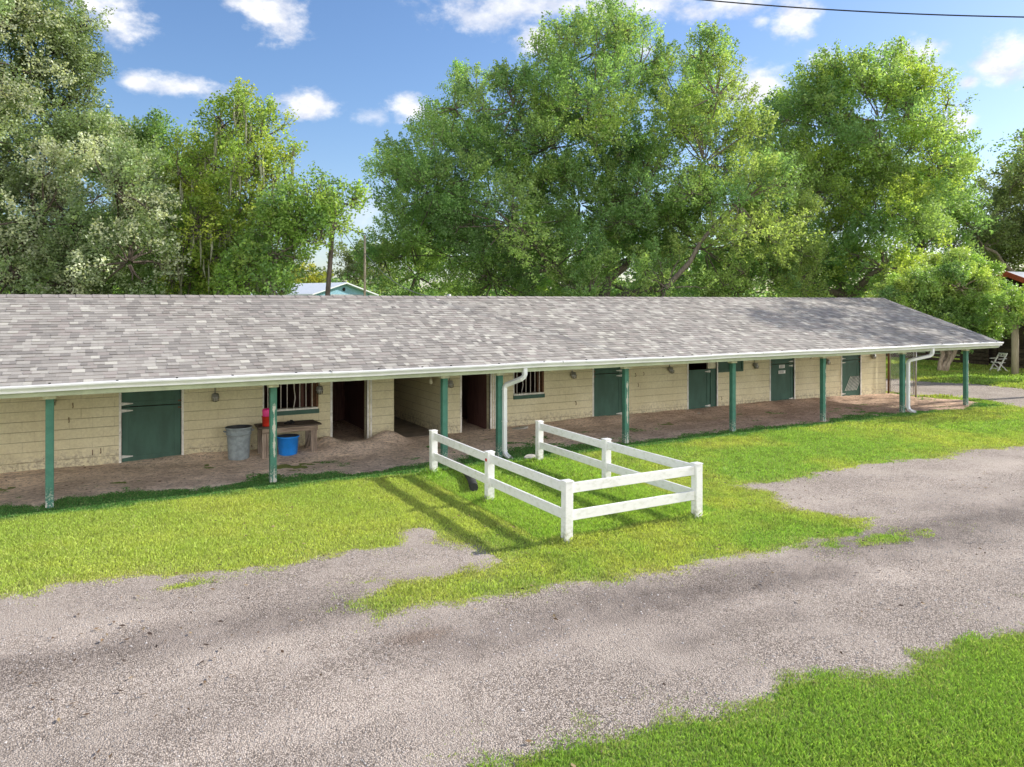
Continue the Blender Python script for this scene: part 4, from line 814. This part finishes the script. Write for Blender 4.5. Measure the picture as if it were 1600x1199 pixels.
        for k in range(n):
            if rnd.random() < twig:
                e = c[k] + d[k] * spray * .8; s_ = sc[sk[k]]; mid = (s_ + c[k]) / 2 + np.array([0, 0, -.1]); wd.tube([tuple(s_ - Bn), tuple(mid - Bn), tuple(c[k] - Bn), tuple(e - Bn)], [.022, .016, .011, .005], 4, cap=False)
            if moss and rnd.random() < moss: mossp.append(c[k] - Bn)
    wd.build('trunk', bark, root); cr = npmesh('crown', np.concatenate(VV) - Bn[None], np.concatenate(FF), mat, np.concatenate(CC), root)
    if mossp:
        mm = MB()
        for p in mossp:
            for k in range(2):
                x, y = rnd.uniform(-.25, .25), rnd.uniform(-.25, .25); L_ = rnd.uniform(.5, 1.6); mm.tube([(p[0] + x, p[1] + y, p[2]), (p[0] + x + rnd.uniform(-.05, .05), p[1] + y, p[2] - L_ * .5), (p[0] + x + rnd.uniform(-.1, .1), p[1] + y, p[2] - L_)], [.02, .05, .008], 5, cap=False)
        tag(mm.build('hanging_moss', 'moss', root), kind='stuff')
    return root
OAK = [(.115, .18, .065), (.14, .20, .075), (.10, .165, .065), (.165, .225, .08), (.085, .14, .06)]
SILV = [(.115, .16, .075), (.145, .18, .10), (.10, .135, .065), (.08, .11, .05), (.19, .21, .145)]
YEL = [(.175, .225, .055), (.145, .205, .05), (.215, .25, .06), (.12, .175, .05)]
SC_ = 2.6
GRN = [(.105, .17, .05), (.13, .195, .055), (.085, .145, .05), (.155, .21, .06)]
BRT = [(.13, .20, .05), (.16, .23, .055), (.10, .175, .045), (.20, .25, .06)]
OAK, SILV, YEL, GRN, BRT = [[tuple(q * SC_ for q in c) for c in L_] for L_ in (OAK, SILV, YEL, GRN, BRT)]
tree('oak_tree', 'huge spreading green oak towering behind the middle of the stable', 935, 39,
     [(965,50,30),(935,80,55),(890,62,24),(860,105,45),(1000,105,55),(1095,95,34),(1120,150,45),(1065,170,75),(930,170,95),(805,170,55),(745,150,34),(712,170,28),(690,205,26),(850,235,105),(760,262,85),(685,290,75),(625,300,50),(605,270,22),(640,370,75),(600,405,36),
      (700,400,85),(800,350,105),(905,320,115),(1010,300,105),(1100,255,95),(1155,320,75),(1205,280,40),(1222,355,60),(1252,400,32),(1180,405,70),(1100,390,85),(985,400,85),(865,420,75),(1245,440,36),(770,440,60),(650,430,45),(1150,450,50),(1040,450,50),(920,460,50)],
     470000, .125, OAK, .55, 3.2, spray=.85, rad=.15, up=.8, npc=50, pal2=((.38, .50, .17), 950, 1300), seed=3, twig=.3, mat='leaf')
tree('oak_tree', 'tall silvery-leaved oak filling the left edge of the photo', 40, 30,
     [(40,30,85),(120,35,28),(95,80,45),(140,130,26),(20,130,90),(90,170,55),(-40,90,90),(-60,220,100),(30,250,80),(100,260,60),(150,240,38),(180,300,60),(215,350,50),(60,350,85),(-30,350,90),(130,380,75),(200,410,50),(20,430,70),(100,450,60),(-90,430,80),(170,460,40),(-20,-30,70),(60,-40,55),(-110,10,70)],
     230000, .12, SILV, .5, 3.0, spray=.8, rad=.17, up=.3, npc=50, seed=5, twig=.35, mat='leaf_glossy', bark='bark_dark')
tree('oak_tree', 'mid-height green oak between the silvery oak and the mossy maple', 225, 37,
     [(190,240,42),(240,240,32),(160,220,25),(215,290,60),(270,300,45),(250,360,65),(300,390,60),(230,430,60),(300,450,40)], 90000, .15, OAK[:3] + SILV[:1], .3, 3, spray=.9, rad=.18, up=.6, seed=7, bark='bark_dark')
tree('maple_tree', 'open yellow-green maple draped with grey hanging moss', 385, 33,
     [(375,190,34),(345,200,26),(410,215,32),(330,235,26),(395,255,38),(445,245,16),(350,280,48),(430,290,26),(310,300,38),(390,330,44),(300,360,50),(350,390,50),(420,360,32),(300,420,45),(360,440,45),(420,420,40),(460,235,8),(280,270,22)],
     46000, .135, YEL, .22, 2.2, spray=.75, rad=.2, up=.6, seed=9, npc=40, fill=.1, moss=.10, twig=.9, bark='bark')
tree('small_maple_tree', 'bright green low tree round the leaning pole', 470, 29,
     [(455,320,26),(490,310,22),(545,320,17),(520,345,24),(480,350,26),(440,360,30),(505,370,20),(430,400,34),(400,430,32),(375,450,28),(425,450,24)], 20000, .135, GRN + BRT[:1], .14, 1.8, spray=.6, rad=.19, up=.4, seed=11, npc=36, fill=.1, twig=.9)
tree('distant_tree', 'distant hazy tree between the two poles', 540, 100, [(545,420,26),(575,410,24),(600,420,28),(560,445,28),(520,450,20),(610,450,22)], 16000, .26, [(.22,.28,.12),(.28,.33,.15)], .3, 3, spray=1.2, rad=.3, seed=13)
tree('distant_tree', 'distant yellowish tree left of the blue house', 440, 92, [(440,452,22),(480,440,18),(500,446,14),(400,450,26),(465,452,16)], 12000, .26, [(.50,.50,.08),(.38,.42,.08)], .25, 2.5, spray=1.0, rad=.3, seed=14)
tree('oak_tree', 'tall green tree with open crown right of the huge oak', 1318, 45,
     [(1280,140,34),(1228,182,24),(1190,225,22),(1340,140,50),(1395,115,26),(1430,110,22),(1455,130,16),(1420,170,40),(1375,190,65),(1290,200,65),(1220,230,55),(1480,165,14),(1450,210,40),(1460,260,38),(1400,270,70),(1310,280,75),(1240,300,60),(1440,330,50),(1370,350,70),(1290,370,70),(1440,390,32),(1380,420,50),(1300,430,50),(1250,440,40),(1425,440,30)],
     180000, .16, [tuple(q * 1.0 for q in c) for c in OAK[:4] + YEL[:2]], .42, 3.8, spray=1.0, rad=.2, up=.5, seed=17, npc=42, fill=.15, twig=.5)
tree('thin_branched_tree', 'thin airy tree seen against the sky right of the open-crowned tree', 1500, 50,
     [(1480,280,24),(1500,310,20),(1475,340,26),(1510,350,16),(1490,390,18),(1465,300,14),(1450,360,16)], 14000, .19, OAK[:3], .13, 6, spray=.9, rad=.26, up=.3, seed=19, npc=30, fill=.2, twig=.9)
tree('feathery_tree', 'grey-green airy tree on the right edge behind the red-trimmed shed', 1595, 56,
     [(1590,280,26),(1560,300,22),(1600,330,36),(1555,345,26),(1535,385,24),(1590,390,40),(1560,410,30),(1640,330,50),(1650,400,50),(1525,365,14),(1620,260,24)], 50000, .2, [(.26, .33, .14), (.33, .40, .18), (.20, .27, .11)], .3, 5, spray=1.1, rad=.24, up=.4, seed=21, npc=36, fill=.15, twig=.8)
tree('crepe_myrtle_tree', 'round bright green crown on a pale gnarled trunk beyond the stable', 1472, 37,
     [(1500,430,26),(1460,440,28),(1530,440,26),(1420,455,28),(1550,468,16),(1480,470,36),(1440,480,30),(1530,485,30),(1500,505,26),(1570,480,20),(1460,510,22),(1530,515,20),(1410,478,26),(1500,450,36),(1550,495,20),(1375,468,14),(1470,500,24),(1545,508,14)], 150000, .105, GRN + BRT[:2] + YEL[:1], .11, 1.3, mat='leaf_glossy', bark='bark_pale', spray=.45, rad=.12, up=.6, seed=23, npc=42, fill=.35, twig=.3, lean=.55, stems=3)
tree('leafy_shrub_tree', 'smaller bushy green tree before the red-trimmed shed', 1640, 33.5,
     [(1572,482,16),(1600,484,18),(1625,475,26),(1590,500,14),(1645,490,30)], 24000, .11, BRT, .12, 1.5, mat='leaf_glossy', spray=.4, rad=.12, up=.6, seed=25, npc=40)
tree('shade_tree', 'leafy branch tips reaching in at the upper right edge', 1860, 30.6,
     [(1612,235,20),(1600,215,12),(1650,195,34),(1700,150,44),(1745,110,40),(1790,170,55),(1840,110,45),(1900,160,70)], 10500, .15, GRN[:3] + OAK[:2], .32, 4.5, spray=1.0, rad=.2, up=.1, seed=27, npc=40, fill=.2, twig=.6, droop=.3)
tree('background_tree', 'tree closing the view far behind the left trees', 120, 58, [(60,420,60),(150,430,60),(240,440,50),(330,440,45),(-40,410,70)], 30000, .3, OAK, .4, 4, spray=1.5, rad=.35, seed=29)
tree('background_tree', 'tree closing the view far behind the huge oak', 1000, 66, [(700,430,50),(800,420,60),(900,430,60),(1000,430,60),(1100,430,60),(1200,430,60),(1300,440,50),(1400,445,40)], 40000, .34, OAK, .4, 4, spray=1.6, rad=.4, seed=31)
# low wood along the horizon
def wood_line():
    rng = np.random.default_rng(77); n = 5200; a = rng.uniform(-.9, 1.5, n); t = rng.uniform(85, 130, n)
    x = t * (S + a * C); y = t * (C - a * S); hgt = 2.5 + 4.5 * fbm(x, y, 18, 131, 3); c = np.stack([x, y, rng.random(n) * hgt], 1)
    d = rng.normal(0, 1, (n, 3)); d[:, 2] = abs(d[:, 2]); d /= np.linalg.norm(d, axis=1)[:, None]; cols = np.array(OAK)[rng.integers(0, 5, n)]
    v, f, cc = leafcloud(c, d, 26, .55, 2.0, cols, .7, rng); tag(npmesh('distant_wood', v, f, 'leaf', cc), 'low far-off wood along the horizon', 'wood', kind='stuff')
wood_line()
